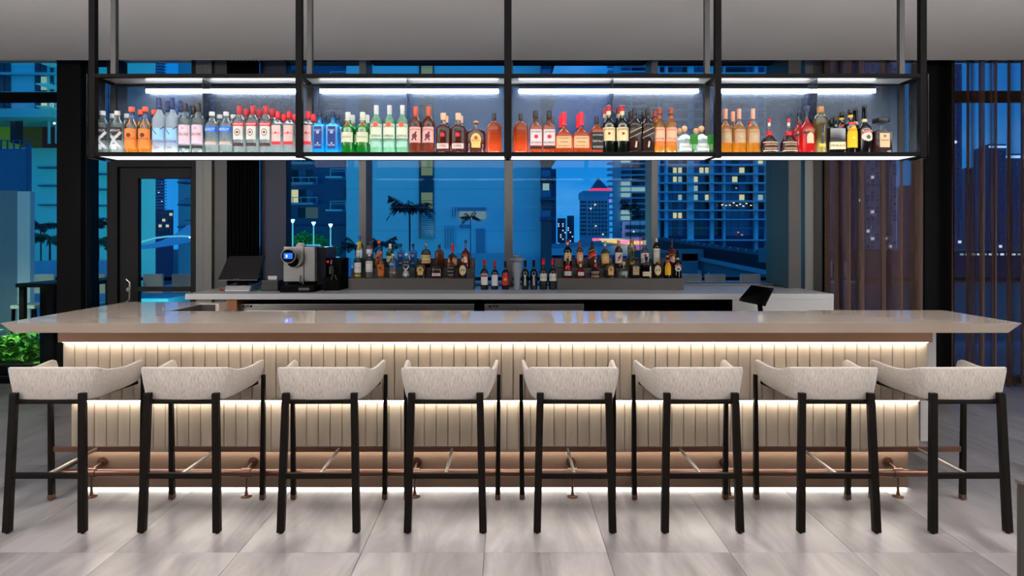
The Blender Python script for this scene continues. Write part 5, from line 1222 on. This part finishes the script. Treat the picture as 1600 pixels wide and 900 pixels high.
for k in range(26):
    u = k/25; a = Vector((X(R0[0],DA), DA, Z(R0[1],DA))).lerp(Vector((X(R1[0],DB), DB, Z(R1[1],DB))), u)
    MB().box(a.x-.06, a.x+.06, a.y-2.6, a.y-2.4, a.z-1.5, a.z+.15).build('rail_post', M_mid, V)
seg((1020,371.5), (845,383), 120, 200, 0, 1.0, M_mid, 'parapet'); seg((1020,371.5), (845,383), 120, 200, 1.0, 3.2, M_pale, 'girder', 2)
seg((1005,375.5), (945,371.5), 118, 150, .2, .75, emis('rainbow_amber',(1,.6,.2),1.1), 'light_band', 2.8)
for (a, b_, c) in ((1004,992,(1,.25,.5)),(992,981,(1,.85,.4)),(970,958,(.2,.9,.7)),(957,945,(1,.15,.3))):
    def PT(px): u = (1005-px)/60; return (px, 375.3-4*u), 117.5+32*u
    (pa, da), (pb, db_) = PT(a), PT(b_); seg(pa, pb, da, db_, .15, .8, emis('band_%d' % a, c, 1.3), 'light_segment', 3.0)
for px, D in ((1075, 90), (1010, 118), (925, 160), (870, 185), (1225, 70)):
    z_ = Z(396, D); MB().box(X(px,D)-1.1, X(px,D)+1.1, D-1, D+1, -12, z_).box(X(px,D)-2.4, X(px,D)+2.4, D-1, D+1, z_-1, z_+.6).build('pier', mat('pier_concrete','#7c8e94',.7), V)
# low podium and parked-car lights under the viaduct
t = bld('pale low podium block seen under the viaduct', 1090, 1225, 120, 20, M_mid, pytop=400, z0=-12, name='podium')
for a, b_ in ((1096,1104),(1110,1117),(1128,1136),(1150,1160),(1172,1184)): rect(t, 'opening', a, b_, 405, 432, 120, M_gdark, .3)
hw = bld('row of pale street columns under the viaduct left of the mullion', 848, 1010, 225, 10, M_navy, pytop=386, z0=-12, name='street_arcade')
for p in range(850, 1010, 8): rect(hw, 'column', p, p+2.5, 386, 430, 225, M_mid, .6)
# city behind the right curtain
for i, (a, b_, pt_, D) in enumerate(((1330,1352,-20,300),(1352,1400,-40,330),(1488,1503,100,330),(1508,1540,262,500),(1545,1572,225,450),(1572,1660,240,520),(1405,1440,290,500))):
    cbl = bld(['distant tower behind gathered curtain, left one','distant tall tower behind gathered curtain','distant slim tower just right of black column','hazy distant block in far right window','hazy tower with blue crown light, far right','hazy wide tower at right edge of picture','hazy block just left of black column'][i], a, b_, D, 30, M_navy if i != 1 else M_mid, pytop=pt_, z0=-12)
    rg = random.Random(i); st = 7
    for p in range(int(a)+2, int(b_)-2, st):
        q = max(pt_, 95)+6
        while q < 400:
            if rg.random() < .55: rect(cbl, 'window', p, p+3.5, q, q+4, D, MATS['far_light'] if rg.random() < .03 else M_gmid, .8)
            q += 8 if i > 2 else 6
    if i == 4: rect(cbl, 'crown_light', a, b_, 228, 231, D-1, emis('crown_blue',(.3,.6,1),2), .4)
    if i == 5: rect(cbl, 'crown_light', a, b_, 243, 247, D-1, MATS['crown_blue'], .4)
cb = bld('low dark blocks and quay behind the right curtains', 1290, 1680, 200, 30, mat('quay','#2a3c58',.7), pytop=392, z0=-12, name='quay_blocks')
for p in range(1500, 1600, 9): rect(cb, 'lit_window', p, p+5, 396+(p % 3)*3, 399+(p % 3)*3, 200, MATS['far_light'] if p % 2 else M_litc, .2)
